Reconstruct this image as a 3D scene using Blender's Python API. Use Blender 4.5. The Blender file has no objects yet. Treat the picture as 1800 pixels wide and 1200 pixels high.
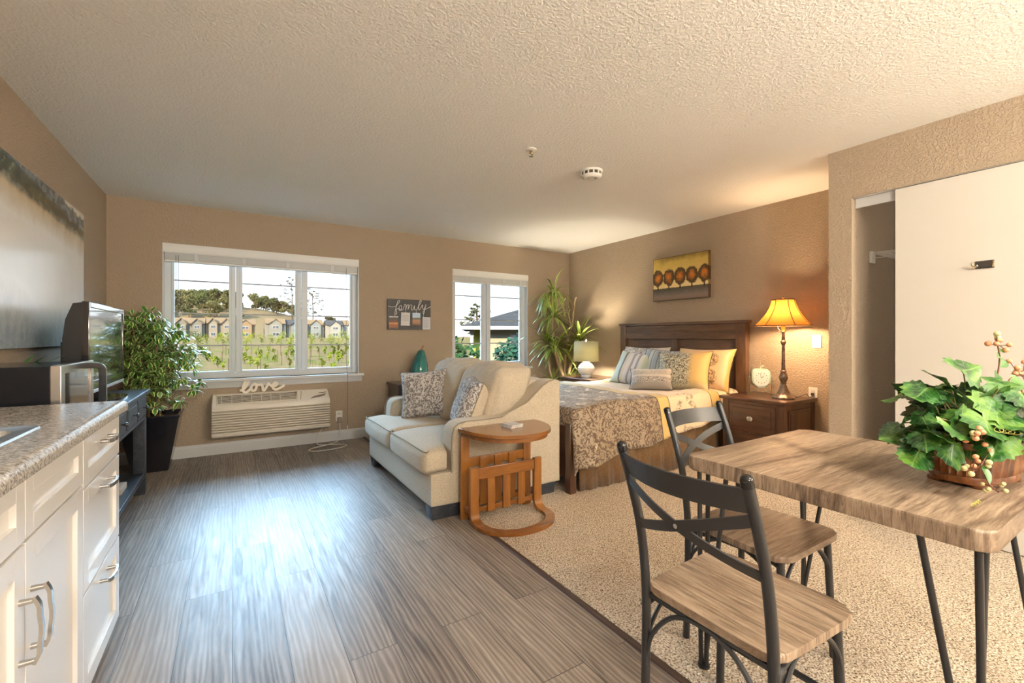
import bpy, bmesh, math, random
from mathutils import Vector, Matrix, noise
R = random.Random(7)
C = bpy.context.scene.collection
S = bpy.context.scene
PI = math.pi

# ------------------------------------------------------------------ camera, sky, sun, exposure
cam_d = bpy.data.cameras.new('camera'); cam = bpy.data.objects.new('camera', cam_d); C.objects.link(cam)
cam_d.sensor_width = 36; cam_d.lens = 36*784/1800; cam_d.shift_y = -8/1800; cam_d.clip_start = .02; cam_d.clip_end = 2000
cam.location = (0, 0, 1.167); cam.rotation_euler = (PI/2, 0, -math.atan2(491, 784))
S.camera = cam
S.view_settings.view_transform = 'Standard'; S.view_settings.look = 'None'
S.view_settings.gamma = 1; S.view_settings.use_curve_mapping = False
S.view_settings.exposure = 0.34

w = bpy.data.worlds.new('sky'); S.world = w; w.use_nodes = True
nt = w.node_tree; nt.nodes.clear()
def wn(t): return nt.nodes.new(t)
tc = wn('ShaderNodeTexCoord'); sp = wn('ShaderNodeSeparateXYZ'); rp = wn('ShaderNodeValToRGB'); bg = wn('ShaderNodeBackground'); wo = wn('ShaderNodeOutputWorld')
nt.links.new(tc.outputs['Generated'], sp.inputs[0]); nt.links.new(sp.outputs['Z'], rp.inputs[0])
nt.links.new(rp.outputs[0], bg.inputs[0]); nt.links.new(bg.outputs[0], wo.inputs[0])
rp.color_ramp.elements[0].position = 0; rp.color_ramp.elements[0].color = (.046, .050, .052, 1)
rp.color_ramp.elements[1].position = 1; rp.color_ramp.elements[1].color = (.07, .11, .18, 1)
for p_, c_ in ((.14, (.031, .038, .043)), (.22, (.045, .06, .075)), (.34, (.46, .74, 1.0)), (.62, (.42, .70, 1.0)), (.74, (.10, .15, .22))):
    e = rp.color_ramp.elements.new(p_); e.color = c_+(1,)
bg.inputs[1].default_value = 36.0

sun_d = bpy.data.lights.new('sun', 'SUN'); sun_d.energy = 62.0; sun_d.angle = .01; sun_d.color = (1, .86, .62)
sun = bpy.data.objects.new('sun', sun_d); C.objects.link(sun)
sun.rotation_euler = Vector((.60, .62, -.45)).to_track_quat('-Z', 'Y').to_euler()

def portal(n, x0, x1, z0, z1):
    d = bpy.data.lights.new(n, 'AREA'); d.shape = 'RECTANGLE'; d.size = x1-x0; d.size_y = z1-z0
    d.cycles.is_portal = True
    o = bpy.data.objects.new(n, d); C.objects.link(o); o.location = ((x0+x1)/2, 5.50, (z0+z1)/2)
    o.rotation_euler = (-PI/2, 0, 0)
portal('window_daylight_portal', -.56, 1.24, .75, 2.06)
portal('small_window_daylight_portal', 2.42, 3.6, .75, 2.06)

S.cycles.diffuse_bounces = 8; S.cycles.max_bounces = 14; S.cycles.transparent_max_bounces = 16

# room constants
LX, RX, BY, CEIL, CLX, FY = -.96, 4.36, 5.32, 2.44, 3.52, -4.2

# ------------------------------------------------------------------ helpers
WORLD = set()
def tag(o, label=None, cat=None, group=None, kind=None):
    if label: o['label'] = label
    if cat: o['category'] = cat
    if group: o['group'] = group
    if kind: o['kind'] = kind
    return o
def thing(name, label, cat, loc, rz=0, group=None, local=False):
    o = bpy.data.objects.new(name, None); C.objects.link(o); o.empty_display_size = .05
    o.location = loc; o.rotation_euler = (0, 0, rz)
    if not local: WORLD.add(o.name)
    return tag(o, label, cat, group)
def root_of(o):
    while o.parent: o = o.parent
    return o
def obj(name, bm, m, parent=None, smooth=True, ang=40, kind=None):
    bmesh.ops.remove_doubles(bm, verts=bm.verts[:], dist=1e-6)
    bmesh.ops.recalc_face_normals(bm, faces=bm.faces[:])
    if parent is not None:
        r = root_of(parent)
        if r.name in WORLD: bmesh.ops.translate(bm, verts=bm.verts[:], vec=-r.location)
    if smooth:
        a = math.radians(ang)
        ar = {f: f.calc_area() for f in bm.faces}
        for f in bm.faces:
            nb = [ar[g] for e in f.edges for g in e.link_faces if g is not f]
            f.smooth = not (nb and ar[f] > 4*sum(nb)/len(nb) and ang <= 50)      # large flat faces between narrow bevels stay flat
            if all(e.calc_face_angle(0) > a for e in f.edges if len(e.link_faces) == 2): f.smooth = False
        for e in bm.edges:
            if len(e.link_faces) == 2 and e.calc_face_angle(0) > a: e.smooth = False
    me = bpy.data.meshes.new(name); bm.to_mesh(me); bm.free()
    for x in (m if isinstance(m, (list, tuple)) else [m]): me.materials.append(x)
    o = bpy.data.objects.new(name, me); C.objects.link(o)
    if parent is not None: o.parent = parent
    if kind: o['kind'] = kind
    return o
def center(o):
    """put a top-level mesh's origin at the middle of its base"""
    me = o.data
    xs = [v.co.x for v in me.vertices]; ys = [v.co.y for v in me.vertices]; zs = [v.co.z for v in me.vertices]
    c = Vector(((min(xs)+max(xs))/2, (min(ys)+max(ys))/2, min(zs)))
    me.transform(Matrix.Translation(-c)); o.location = c
    return o
def single(name, bm, m, label, cat, group=None, kind=None, **k):
    return tag(center(obj(name, bm, m, **k)), label, cat, group, kind)
def struct(name, bm, m, label=None, cat=None, parent=None, **k):
    o = obj(name, bm, m, parent, **k)
    if parent is None: tag(o, label, cat, None, 'structure')
    return o
def N(): return bmesh.new()
def box(bm, x0, x1, y0, y1, z0, z1, bev=0, seg=2, mi=0):
    r = bmesh.ops.create_cube(bm, size=1)
    vs = r['verts']
    for v in vs: v.co = Vector((x0+(v.co.x+.5)*(x1-x0), y0+(v.co.y+.5)*(y1-y0), z0+(v.co.z+.5)*(z1-z0)))
    fs = set(f for v in vs for f in v.link_faces)
    for f in fs: f.material_index = mi
    if bev:
        es = list(set(e for v in vs for e in v.link_edges))
        bmesh.ops.bevel(bm, geom=es, offset=bev, segments=seg, affect='EDGES', profile=.5)
    return bm
def obox(bm, M, sx, sy, sz, bev=0, seg=2):
    t = N(); box(t, -sx/2, sx/2, -sy/2, sy/2, -sz/2, sz/2, bev, seg); t.transform(M); merge(bm, t); return bm
def merge(bm, t, mi=None):
    me = bpy.data.meshes.new('t'); t.to_mesh(me); t.free()
    n = len(bm.faces); bm.from_mesh(me); bpy.data.meshes.remove(me)
    if mi is not None:
        bm.faces.ensure_lookup_table()
        for f in bm.faces[n:]: f.material_index = mi
def catmull(pts, n=6, closed=False):
    P = [Vector(p) for p in pts]; out = []
    L = len(P); rng = range(L if closed else L-1)
    for i in rng:
        if closed: a, b, c, d = P[i-1], P[i], P[(i+1) % L], P[(i+2) % L]
        else: a, b, c, d = P[max(i-1, 0)], P[i], P[i+1], P[min(i+2, L-1)]
        for k in range(n):
            t = k/n
            out.append(.5*((2*b)+(c-a)*t+(2*a-5*b+4*c-d)*t*t+(3*b-a-3*c+d)*t**3))
    if not closed: out.append(P[-1])
    return out
def tube(bm, pts, r, seg=8, closed=False, caps=True, mi=0):
    P = [Vector(p) for p in pts]; n = len(P)
    rr = r if isinstance(r, (list, tuple)) else [r]*n
    T = []
    for i in range(n):
        a = P[i-1] if (i > 0 or closed) else P[i]; b = P[(i+1) % n] if (i < n-1 or closed) else P[i]
        t = (b-a); T.append(t.normalized() if t.length > 1e-9 else Vector((0, 0, 1)))
    up = Vector((0, 0, 1)) if abs(T[0].z) < .9 else Vector((1, 0, 0))
    u = T[0].cross(up).normalized(); rings = []
    for i in range(n):
        u = (u - T[i]*u.dot(T[i]));
        if u.length < 1e-6: u = T[i].orthogonal()
        u.normalize(); v = T[i].cross(u)
        rings.append([bm.verts.new(P[i]+(u*math.cos(2*PI*k/seg)+v*math.sin(2*PI*k/seg))*rr[i]) for k in range(seg)])
    for i in range(n if closed else n-1):
        A, B = rings[i], rings[(i+1) % n]
        for k in range(seg):
            f = bm.faces.new((A[k], A[(k+1) % seg], B[(k+1) % seg], B[k])); f.material_index = mi
    if caps and not closed:
        for rg in (rings[0][::-1], rings[-1]):
            f = bm.faces.new(rg); f.material_index = mi
    return bm
def band(bm, pts, wv, th, nv=None):
    """flat bar along pts: wv = width (along nv x tangent or fixed vector), th = thickness"""
    P = [Vector(p) for p in pts]; n = len(P); rings = []
    for i in range(n):
        t = (P[min(i+1, n-1)]-P[max(i-1, 0)]).normalized()
        if callable(nv): N_ = Vector(nv(i/(n-1)))
        else: N_ = Vector(nv)
        N_ = (N_-t*N_.dot(t)).normalized(); W = t.cross(N_)
        a = W*wv/2; b = N_*th/2
        rings.append([bm.verts.new(P[i]+a+b), bm.verts.new(P[i]-a+b), bm.verts.new(P[i]-a-b), bm.verts.new(P[i]+a-b)])
    for i in range(n-1):
        for k in range(4): bm.faces.new((rings[i][k], rings[i][(k+1) % 4], rings[i+1][(k+1) % 4], rings[i+1][k]))
    bm.faces.new(rings[0][::-1]); bm.faces.new(rings[-1])
    return bm
def lathe(bm, prof, c=(0, 0, 0), seg=24, fn=None, mi=0):
    c = Vector(c); rings = []
    for r, z in prof:
        ring = []
        for k in range(seg):
            a = 2*PI*k/seg; q = r*(fn(a, z) if fn else 1)
            ring.append(bm.verts.new(c+Vector((q*math.cos(a), q*math.sin(a), z))))
        rings.append(ring)
    for i in range(len(rings)-1):
        for k in range(seg):
            f = bm.faces.new((rings[i][k], rings[i][(k+1) % seg], rings[i+1][(k+1) % seg], rings[i+1][k])); f.material_index = mi
    for rg in (rings[0][::-1], rings[-1]):
        f = bm.faces.new(rg); f.material_index = mi
    return bm
def prism(bm, poly, axis, a, b, bev=0, seg=2):
    """poly of 2-D points extruded along axis from a to b. axis x: (y,z); y: (x,z); z: (x,y)"""
    def P(p, t):
        return Vector({'x': (t, p[0], p[1]), 'y': (p[0], t, p[1]), 'z': (p[0], p[1], t)}[axis])
    A = [bm.verts.new(P(p, a)) for p in poly]; B = [bm.verts.new(P(p, b)) for p in poly]
    n = len(poly); fs = [bm.faces.new(A[::-1]), bm.faces.new(B)]
    for i in range(n): fs.append(bm.faces.new((A[i], A[(i+1) % n], B[(i+1) % n], B[i])))
    if bev:
        es = list(set(fs[0].edges) | set(fs[1].edges))
        bmesh.ops.bevel(bm, geom=es, offset=bev, segments=seg, affect='EDGES', profile=.5)
    return bm
def rrect(x0, x1, y0, y1, r, n=5):
    pts = []
    for cx, cy, a0 in ((x1-r, y1-r, 0), (x0+r, y1-r, 90), (x0+r, y0+r, 180), (x1-r, y0+r, 270)):
        for k in range(n+1):
            a = math.radians(a0+90*k/n); pts.append((cx+r*math.cos(a), cy+r*math.sin(a)))
    return pts
def softbox(bm, x0, x1, y0, y1, z0, z1, r, bulge=(0, 0, 0), n=10, nz=0, ns=4, warp=None, seed=0):
    """upholstery block: rounded box with bulging faces and slight wrinkles"""
    t = N(); bmesh.ops.create_cube(t, size=2)
    bmesh.ops.subdivide_edges(t, edges=t.edges[:], cuts=n, use_grid_fill=True)
    h = Vector(((x1-x0)/2, (y1-y0)/2, (z1-z0)/2)); c = Vector(((x0+x1)/2, (y0+y1)/2, (z0+z1)/2))
    for v in t.verts:
        p = v.co.copy(); p = Vector([math.sin(q*PI/2)*.35+q*.65 for q in p])
        q = Vector([p[i]*h[i] for i in range(3)])
        inner = Vector([max(-(h[i]-r), min(h[i]-r, q[i])) for i in range(3)])
        d = q-inner
        if d.length > 1e-9: q = inner+d.normalized()*r
        w_ = [(1-p[i]**2) for i in range(3)]
        q.x += bulge[0]*w_[1]*w_[2]*(1 if p.x > .99 else -1 if p.x < -.99 else p.x)
        q.y += bulge[1]*w_[0]*w_[2]*(1 if p.y > .99 else -1 if p.y < -.99 else p.y)
        q.z += bulge[2]*w_[0]*w_[1]*(1 if p.z > .99 else -1 if p.z < -.99 else p.z)
        if nz:
            k = noise.noise_vector((q+Vector((seed*3.1, seed*1.7, seed)))*ns); q += k*nz
        q += c
        v.co = warp(q) if warp else q
    merge(bm, t); return bm
def pillow(wd, ht, th, n=16, nz=.004, seed=0, pinch=.09):
    """scatter cushion in local xy, normal z; front faces material 0, back faces 1"""
    bm = N(); uvl = bm.loops.layers.uv.new('UV')
    for s in (1, -1):
        g = []
        for i in range(n+1):
            row = []
            for j in range(n+1):
                u = -1+2*i/n; v = -1+2*j/n
                u = math.sin(u*PI/2)*.4+u*.6; v = math.sin(v*PI/2)*.4+v*.6
                x = u*wd/2*(1-pinch*(1-v*v)); y = v*ht/2*(1-pinch*(1-u*u))
                z = s*th/2*((1-u**4)*(1-v**4))**.55
                k = noise.noise(Vector((x*9+seed*5, y*9, s)))*nz*2 + noise.noise(Vector((x*22+seed, y*22, s)))*nz
                if 0 < i < n and 0 < j < n: z += k
                row.append(bm.verts.new((x, y, z)))
            g.append(row)
        for i in range(n):
            for j in range(n):
                q = [(i, j), (i+1, j), (i+1, j+1), (i, j+1)]
                f = bm.faces.new([g[a][b].normal_update() or g[a][b] for a, b in (q if s > 0 else q[::-1])])
                f.material_index = 0 if s > 0 else 1
                for l in f.loops: l[uvl].uv = (l.vert.co.x/wd+.5, l.vert.co.y/ht+.5)
    return bm
def frame_to(nrm, up=(0, 0, 1), at=(0, 0, 0)):
    z = Vector(nrm).normalized(); x = Vector(up).cross(z).normalized(); y = z.cross(x)
    M = Matrix((x, y, z)).transposed().to_4x4(); M.translation = Vector(at); return M
def piping(wd, ht, r=.004, n=20, pinch=.09):
    pts = []
    for k in range(4*n):
        s, t = divmod(k, n); t = -1+2*t/n
        u, v = [(t, -1), (1, t), (-t, 1), (-1, -t)][s]
        pts.append(Vector((u*wd/2*(1-pinch*(1-v*v)), v*ht/2*(1-pinch*(1-u*u)), 0)))
    return tube(N(), pts, r, 6, closed=True)

# ------------------------------------------------------------------ materials
def newmat(name):
    m = bpy.data.materials.new(name); m.use_nodes = True
    t = m.node_tree; t.nodes.clear()
    o = t.nodes.new('ShaderNodeOutputMaterial'); b = t.nodes.new('ShaderNodeBsdfPrincipled')
    t.links.new(b.outputs[0], o.inputs[0]); return m, t, b
class G:
    """tiny node-graph helper"""
    def __init__(s, t): s.t = t
    def n(s, ty, **k):
        x = s.t.nodes.new('ShaderNode'+ty)
        for a, v in k.items(): setattr(x, a, v)
        return x
    def l(s, a, b): s.t.links.new(a, b)
    def put(s, sock, v):
        if isinstance(v, (int, float)): sock.default_value = v
        elif isinstance(v, (tuple, list)):
            sock.default_value = tuple(v)+((1,) if len(v) == 3 and len(sock.default_value) == 4 else ())
        elif v is not None: s.l(v, sock)
    def co(s, kind='Object', scale=(1, 1, 1), rot=(0, 0, 0), loc=(0, 0, 0)):
        c = s.n('TexCoord'); m = s.n('Mapping'); s.l(c.outputs[kind], m.inputs[0])
        m.inputs['Scale'].default_value = scale; m.inputs['Rotation'].default_value = rot; m.inputs['Location'].default_value = loc
        return m.outputs[0]
    def noise(s, v, scale, detail=4, rough=.55, dist=0, out=0):
        x = s.n('TexNoise'); s.l(v, x.inputs['Vector']); x.inputs['Scale'].default_value = scale
        x.inputs['Detail'].default_value = detail; x.inputs['Roughness'].default_value = rough; x.inputs['Distortion'].default_value = dist
        return x.outputs[out]
    def vor(s, v, scale, feature='F1', out=0, rand=1):
        x = s.n('TexVoronoi', feature=feature); s.l(v, x.inputs['Vector']); x.inputs['Scale'].default_value = scale
        x.inputs['Randomness'].default_value = rand
        return x.outputs[out]
    def ramp(s, f, stops, interp='LINEAR'):
        x = s.n('ValToRGB'); s.l(f, x.inputs[0]); r = x.color_ramp; r.interpolation = interp
        def C4(c): return ((c, c, c) if isinstance(c, (int, float)) else tuple(c))[:3]+(1,)
        r.elements[0].position, r.elements[0].color = stops[0][0], C4(stops[0][1])
        r.elements[1].position, r.elements[1].color = stops[-1][0], C4(stops[-1][1])
        for p, c in stops[1:-1]: e = r.elements.new(p); e.color = C4(c)
        return x.outputs[0]
    def mix(s, f, a, b, mode='MIX'):
        x = s.n('Mix', data_type='RGBA', blend_type=mode)
        s.put(x.inputs[0], f); s.put(x.inputs[6], a); s.put(x.inputs[7], b); return x.outputs[2]
    def m(s, op, a, b=None, c=None):
        x = s.n('Math', operation=op)
        for i, v in enumerate((a, b, c)): 
            if v is not None: s.put(x.inputs[i], v)
        return x.outputs[0]
    def xyz(s, v):
        x = s.n('SeparateXYZ'); s.l(v, x.inputs[0]); return x.outputs
    def bump(s, h, st=.3, d=.01, nrm=None):
        x = s.n('Bump'); s.l(h, x.inputs['Height']); x.inputs['Strength'].default_value = st; x.inputs['Distance'].default_value = d
        if nrm is not None: s.l(nrm, x.inputs['Normal'])
        return x.outputs[0]
    def step(s, v, e, w_=.01):
        
        if not isinstance(e, (int, float)): v = s.m('SUBTRACT', v, e); e = 0
        x = s.n('MapRange'); s.put(x.inputs[0], v); x.inputs[1].default_value = e-w_; x.inputs[2].default_value = e+w_; return x.outputs[0]
def pm(name, c, r=.5, met=0, c2=None, sc=8, st=(1, 1, 1), bump=0, bs=60, bd=.004, coat=0, spec=None, sheen=0, emit=0, lo=.35, hi=.65, det=4, ecol=None, sss=0):
    m, t, b = newmat(name); g = G(t)
    b.inputs['Roughness'].default_value = r; b.inputs['Metallic'].default_value = met
    if c2:
        v = g.co(scale=st); f = g.noise(v, sc, det)
        g.l(g.ramp(f, [(lo, c), (hi, c2)]), b.inputs['Base Color'])
    else: b.inputs['Base Color'].default_value = tuple(c)+(1,)
    if bump:
        v = g.co(); g.l(g.bump(g.noise(v, bs, 3), bump, bd), b.inputs['Normal'])
    if coat: b.inputs['Coat Weight'].default_value = coat; b.inputs['Coat Roughness'].default_value = .12
    if spec is not None: b.inputs['Specular IOR Level'].default_value = spec
    if sheen: b.inputs['Sheen Weight'].default_value = sheen; b.inputs['Sheen Roughness'].default_value = .5
    if sss: b.inputs['Subsurface Weight'].default_value = sss
    if emit: b.inputs['Emission Color'].default_value = tuple(ecol or c)+(1,); b.inputs['Emission Strength'].default_value = emit
    return m
def wood(name, c1, c2, axis='x', r=.35, coat=.3, sc=3.0, long=.12, bump=.05):
    m, t, b = newmat(name); g = G(t)
    s = {'x': (long, 1, 1), 'y': (1, long, 1), 'z': (1, 1, long)}[axis]
    v = g.co(scale=s)
    f = g.noise(v, sc*10, 6, .65, .6); f2 = g.noise(v, sc*2.2, 3, .5, .4)
    h = g.m('ADD', g.m('MULTIPLY', f, .6), g.m('MULTIPLY', f2, .4))
    g.l(g.ramp(h, [(.35, c1), (.65, c2)]), b.inputs['Base Color'])
    g.l(g.bump(f, bump, .003), b.inputs['Normal'])
    b.inputs['Roughness'].default_value = r; b.inputs['Coat Weight'].default_value = coat; b.inputs['Coat Roughness'].default_value = .15
    return m
def fabric(name, c1, c2, sc=220, r=.9, sheen=.15, bump=.35):
    m, t, b = newmat(name); g = G(t); v = g.co()
    f = g.noise(v, sc, 2, .6); f2 = g.noise(v, 5, 3)
    col = g.ramp(f, [(.3, c1), (.7, c2)])
    g.l(g.mix(g.m('MULTIPLY', f2, .18), col, tuple(q*.6 for q in c1)), b.inputs['Base Color'])
    g.l(g.bump(f, bump, .002), b.inputs['Normal']); b.inputs['Roughness'].default_value = r
    b.inputs['Sheen Weight'].default_value = sheen; b.inputs['Specular IOR Level'].default_value = .2
    return m
def plaster(name, c, scale=95, st=.5, r=.75, d=.004):
    m, t, b = newmat(name); g = G(t); v = g.co()
    n1 = g.noise(v, scale, 3, .55); n2 = g.noise(v, scale*.45, 2)
    h = g.m('ADD', g.m('MULTIPLY', g.ramp(n1, [(.42, 0), (.62, 1)]), .7), g.m('MULTIPLY', n2, .3))
    g.l(g.mix(g.m('MULTIPLY', g.noise(v, 1.3, 2), .12), c, tuple(q*.86 for q in c)), b.inputs['Base Color'])
    g.l(g.bump(h, st, d), b.inputs['Normal']); b.inputs['Roughness'].default_value = r
    return m
def leafmat(name, c1, c2, edge=None, r=.4, vein=None):
    m, t, b = newmat(name); g = G(t); v = g.co()
    col = g.ramp(g.noise(v, 14, 3), [(.35, c1), (.65, c2)])
    uv = g.xyz(g.co('UV'))
    d = g.m('ABSOLUTE', g.m('SUBTRACT', uv[0], .5))
    if vein:
        col = g.mix(g.step(d, .05, .03), vein, col)
    if edge: col = g.mix(g.step(g.m('ADD', d, g.m('MULTIPLY', g.noise(v, 60, 2), .12)), .37, .06), col, edge)
    g.l(col, b.inputs['Base Color']); b.inputs['Roughness'].default_value = r
    return m

M = {}
M['wall'] = plaster('beige_orange_peel_paint', (.405, .322, .236), 80, st=.8, d=.006)
M['ceil'] = plaster('white_textured_ceiling', (.85, .855, .85), 66, .55, d=.005)
M['white'] = pm('white_satin_paint', (.80, .80, .79), .35)
M['trim'] = pm('white_trim_paint', (.55, .565, .575), .4)
M['vinyl'] = pm('white_vinyl_frame', (.56, .61, .65), .35)
M['cab'] = pm('cream_white_cabinet_lacquer', (.70, .69, .67), .3, coat=.2)
M['black'] = pm('satin_black_metal', (.018, .019, .021), .38, spec=.6)
M['blackplastic'] = pm('black_plastic', (.015, .016, .018), .28)
M['chrome'] = pm('brushed_nickel', (.62, .60, .57), .25, 1)
M['steel'] = pm('stainless_steel', (.60, .60, .60), .22, 1, bump=.02, bs=200)
M['screen'] = pm('glossy_dark_screen', (.010, .010, .012), .03, spec=1.0, coat=1)
M['espresso'] = wood('espresso_stained_wood', (.035, .016, .010), (.105, .048, .026), 'y', .3, .45)
M['espresso_v'] = wood('espresso_stained_wood_upright', (.036, .016, .010), (.115, .050, .026), 'z', .3, .45)
M['cherry'] = wood('cherry_stained_wood', (.15, .050, .009), (.30, .120, .022), 'z', .3, .4)
M['cherry_x'] = wood('cherry_stained_wood_top', (.15, .048, .009), (.27, .105, .020), 'x', .25, .5)
M['blackwood'] = pm('distressed_black_paint', (.020, .024, .032), .45, c2=(.055, .062, .075), sc=30, st=(1, .2, 1), lo=.5, hi=.8, bump=.1, bs=90)
M['sofa'] = fabric('oatmeal_chenille', (.36, .305, .225), (.57, .505, .40), 210, bump=.6)
M['piping'] = fabric('oatmeal_piping', (.20, .165, .115), (.30, .25, .18), 260)
M['teal'] = pm('teal_glazed_glass', (.005, .085, .085), .12, c2=(.02, .20, .19), sc=6, st=(1, 1, .3), coat=.8)
M['stemwood'] = pm('brown_stem', (.16, .095, .045), .6, c2=(.28, .17, .08), sc=18, st=(1, 1, .3))
M['soil'] = pm('dark_soil', (.030, .017, .010), .95, c2=(.10, .05, .028), sc=70, bump=1, bs=80, bd=.01)
M['goldfab'] = fabric('gold_satin', (.50, .33, .10), (.62, .43, .16), 90, .55)
M['skirt'] = fabric('brown_satin', (.125, .070, .030), (.19, .11, .05), 60, .5)
M['cord'] = pm('dark_cord', (.04, .04, .045), .5)
M['whitecord'] = pm('white_cord', (.65, .63, .58), .5)
M['lampwhite'] = pm('white_ceramic', (.80, .79, .76), .3)

def m_floor():
    m, t, b = newmat('grey_brown_vinyl_planks'); g = G(t)
    v = g.co(rot=(0, 0, PI/2))
    br = g.n('TexBrick'); g.l(v, br.inputs['Vector']); br.offset = .37; br.offset_frequency = 2
    br.inputs['Scale'].default_value = 1; br.inputs['Brick Width'].default_value = 1.22; br.inputs['Row Height'].default_value = .178
    br.inputs['Mortar Size'].default_value = .0016; br.inputs['Mortar Smooth'].default_value = .3
    br.inputs['Color1'].default_value = (0, 0, 0, 1); br.inputs['Color2'].default_value = (1, 1, 1, 1); br.inputs['Mortar'].default_value = (.5, .5, .5, 1)
    br.inputs['Bias'].default_value = 0
    pv = g.n('VectorMath', operation='ADD'); sc = g.n('VectorMath', operation='SCALE'); g.l(br.outputs[0], sc.inputs[0]); sc.inputs['Scale'].default_value = 7
    g.l(g.co(scale=(1, .09, 1)), pv.inputs[0]); g.l(sc.outputs[0], pv.inputs[1])
    grain = g.noise(pv.outputs[0], 34, 7, .68, 1.0); big = g.noise(pv.outputs[0], 7, 3, .5, 1.5)
    wv = g.n('TexWave', wave_type='BANDS', bands_direction='X'); g.l(pv.outputs[0], wv.inputs['Vector'])
    wv.inputs['Scale'].default_value = 16; wv.inputs['Distortion'].default_value = 9; wv.inputs['Detail'].default_value = 3; wv.inputs['Detail Scale'].default_value = 1.2
    h = g.m('ADD', g.m('MULTIPLY', grain, .5), g.m('ADD', g.m('MULTIPLY', wv.outputs[1], .22), g.m('MULTIPLY', big, .28)))
    col = g.ramp(h, [(.30, (.055, .043, .035)), (.45, (.165, .132, .108)), (.58, (.265, .218, .178)), (.72, (.42, .35, .29))])
    tint = g.mix(.30, col, g.mix(br.outputs[0], (.085, .070, .058), (.40, .335, .27)))
    g.l(g.mix(br.outputs[1], tint, (.04, .03, .025)), b.inputs['Base Color'])
    hh = g.m('SUBTRACT', g.m('MULTIPLY', grain, .35), g.m('MULTIPLY', br.outputs[1], 1.0))
    g.l(g.bump(hh, .35, .003), b.inputs['Normal'])
    g.l(g.ramp(grain, [(.3, .50), (.7, .34)]), b.inputs['Roughness'])
    b.inputs['Specular IOR Level'].default_value = .36
    return m
M['floor'] = m_floor()
def m_carpet():
    m, t, b = newmat('beige_loop_pile_carpet'); g = G(t); v = g.co()
    n1 = g.noise(v, 140, 3, .65, .5); n2 = g.vor(v, 120); n3 = g.noise(v, 2.2, 3)
    col = g.ramp(n1, [(.36, (.11, .070, .042)), (.44, (.46, .36, .26)), (.53, (.80, .69, .55)), (.68, (.93, .86, .75))])
    g.l(g.mix(g.m('MULTIPLY', n3, .15), col, (.44, .34, .24)), b.inputs['Base Color'])
    h = g.m('SUBTRACT', n1, g.m('MULTIPLY', n2, .8))
    g.l(g.bump(h, .9, .012), b.inputs['Normal']); b.inputs['Roughness'].default_value = .95; b.inputs['Specular IOR Level'].default_value = .1
    return m
M['carpet'] = m_carpet()
def m_counter():
    m, t, b = newmat('speckled_grey_laminate'); g = G(t); v = g.co()
    n = g.noise(v, 130, 3, .6); n2 = g.noise(v, 60, 2)
    col = g.ramp(n, [(.36, (.09, .082, .075)), (.45, (.30, .28, .255)), (.58, (.50, .48, .45)), (.68, (.68, .66, .63))])
    g.l(g.mix(g.m('MULTIPLY', n2, .3), col, (.34, .32, .30)), b.inputs['Base Color']); b.inputs['Roughness'].default_value = .25
    return m
M['counter'] = m_counter()
def m_rustic(name, axis):
    m, t, b = newmat(name); g = G(t)
    s = {'x': (.07, 1, .12), 'y': (1, .07, .12)}[axis]
    v = g.co(scale=s); f = g.noise(v, 110, 8, .75, .5); f2 = g.noise(v, 14, 4, .6, .8)
    h = g.m('ADD', g.m('MULTIPLY', f, .6), g.m('MULTIPLY', f2, .4))
    col = g.ramp(h, [(.36, (.060, .038, .025)), (.45, (.19, .132, .088)), (.53, (.33, .245, .172)), (.66, (.50, .40, .295))])
    v2 = g.co(scale={'x': (.16, 1, .15), 'y': (1, .16, .15)}[axis])
    cr = g.vor(v2, 5.2, 'DISTANCE_TO_EDGE'); n3 = g.noise(v2, 9, 3)
    crk = g.m('MULTIPLY', g.m('SUBTRACT', 1, g.step(cr, .022, .018)), g.step(n3, .47, .08))
    g.l(g.mix(g.m('MULTIPLY', crk, .75), col, (.06, .038, .024)), b.inputs['Base Color'])
    g.l(g.bump(g.m('SUBTRACT', f, crk), .15, .002), b.inputs['Normal']); b.inputs['Roughness'].default_value = .42
    return m
M['rustic_x'] = m_rustic('weathered_oak_laminate_table', 'x'); M['rustic_y'] = m_rustic('weathered_oak_laminate_seat', 'y')
def damask(g, v, sc):
    """scrolling floral mask 0..1"""
    w_ = g.n('VectorMath', operation='ADD'); nz = g.n('VectorMath', operation='SCALE')
    g.l(g.noise(v, sc*.8, 2, out=1), nz.inputs[0]); nz.inputs['Scale'].default_value = .9/sc
    g.l(v, w_.inputs[0]); g.l(nz.outputs[0], w_.inputs[1])
    d = g.vor(w_.outputs[0], sc, 'SMOOTH_F1')
    r1 = g.m('SINE', g.m('MULTIPLY', d, 26)); fl = g.vor(w_.outputs[0], sc*4.2, 'F1')
    a = g.step(r1, .15, .35); b_ = g.step(fl, .42, .06)
    return g.m('ABSOLUTE', g.m('SUBTRACT', a, b_))
def m_paisley():
    m, t, b = newmat('grey_paisley_chenille'); g = G(t); v = g.co()
    k = damask(g, v, 14)
    f = g.noise(v, 300, 2)
    col = g.mix(k, (.16, .145, .14), (.55, .53, .51))
    g.l(g.mix(g.m('MULTIPLY', f, .25), col, (.3, .27, .25)), b.inputs['Base Color']); b.inputs['Roughness'].default_value = .9
    g.l(g.bump(k, .4, .003), b.inputs['Normal']); return m
M['paisley'] = m_paisley()

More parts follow.
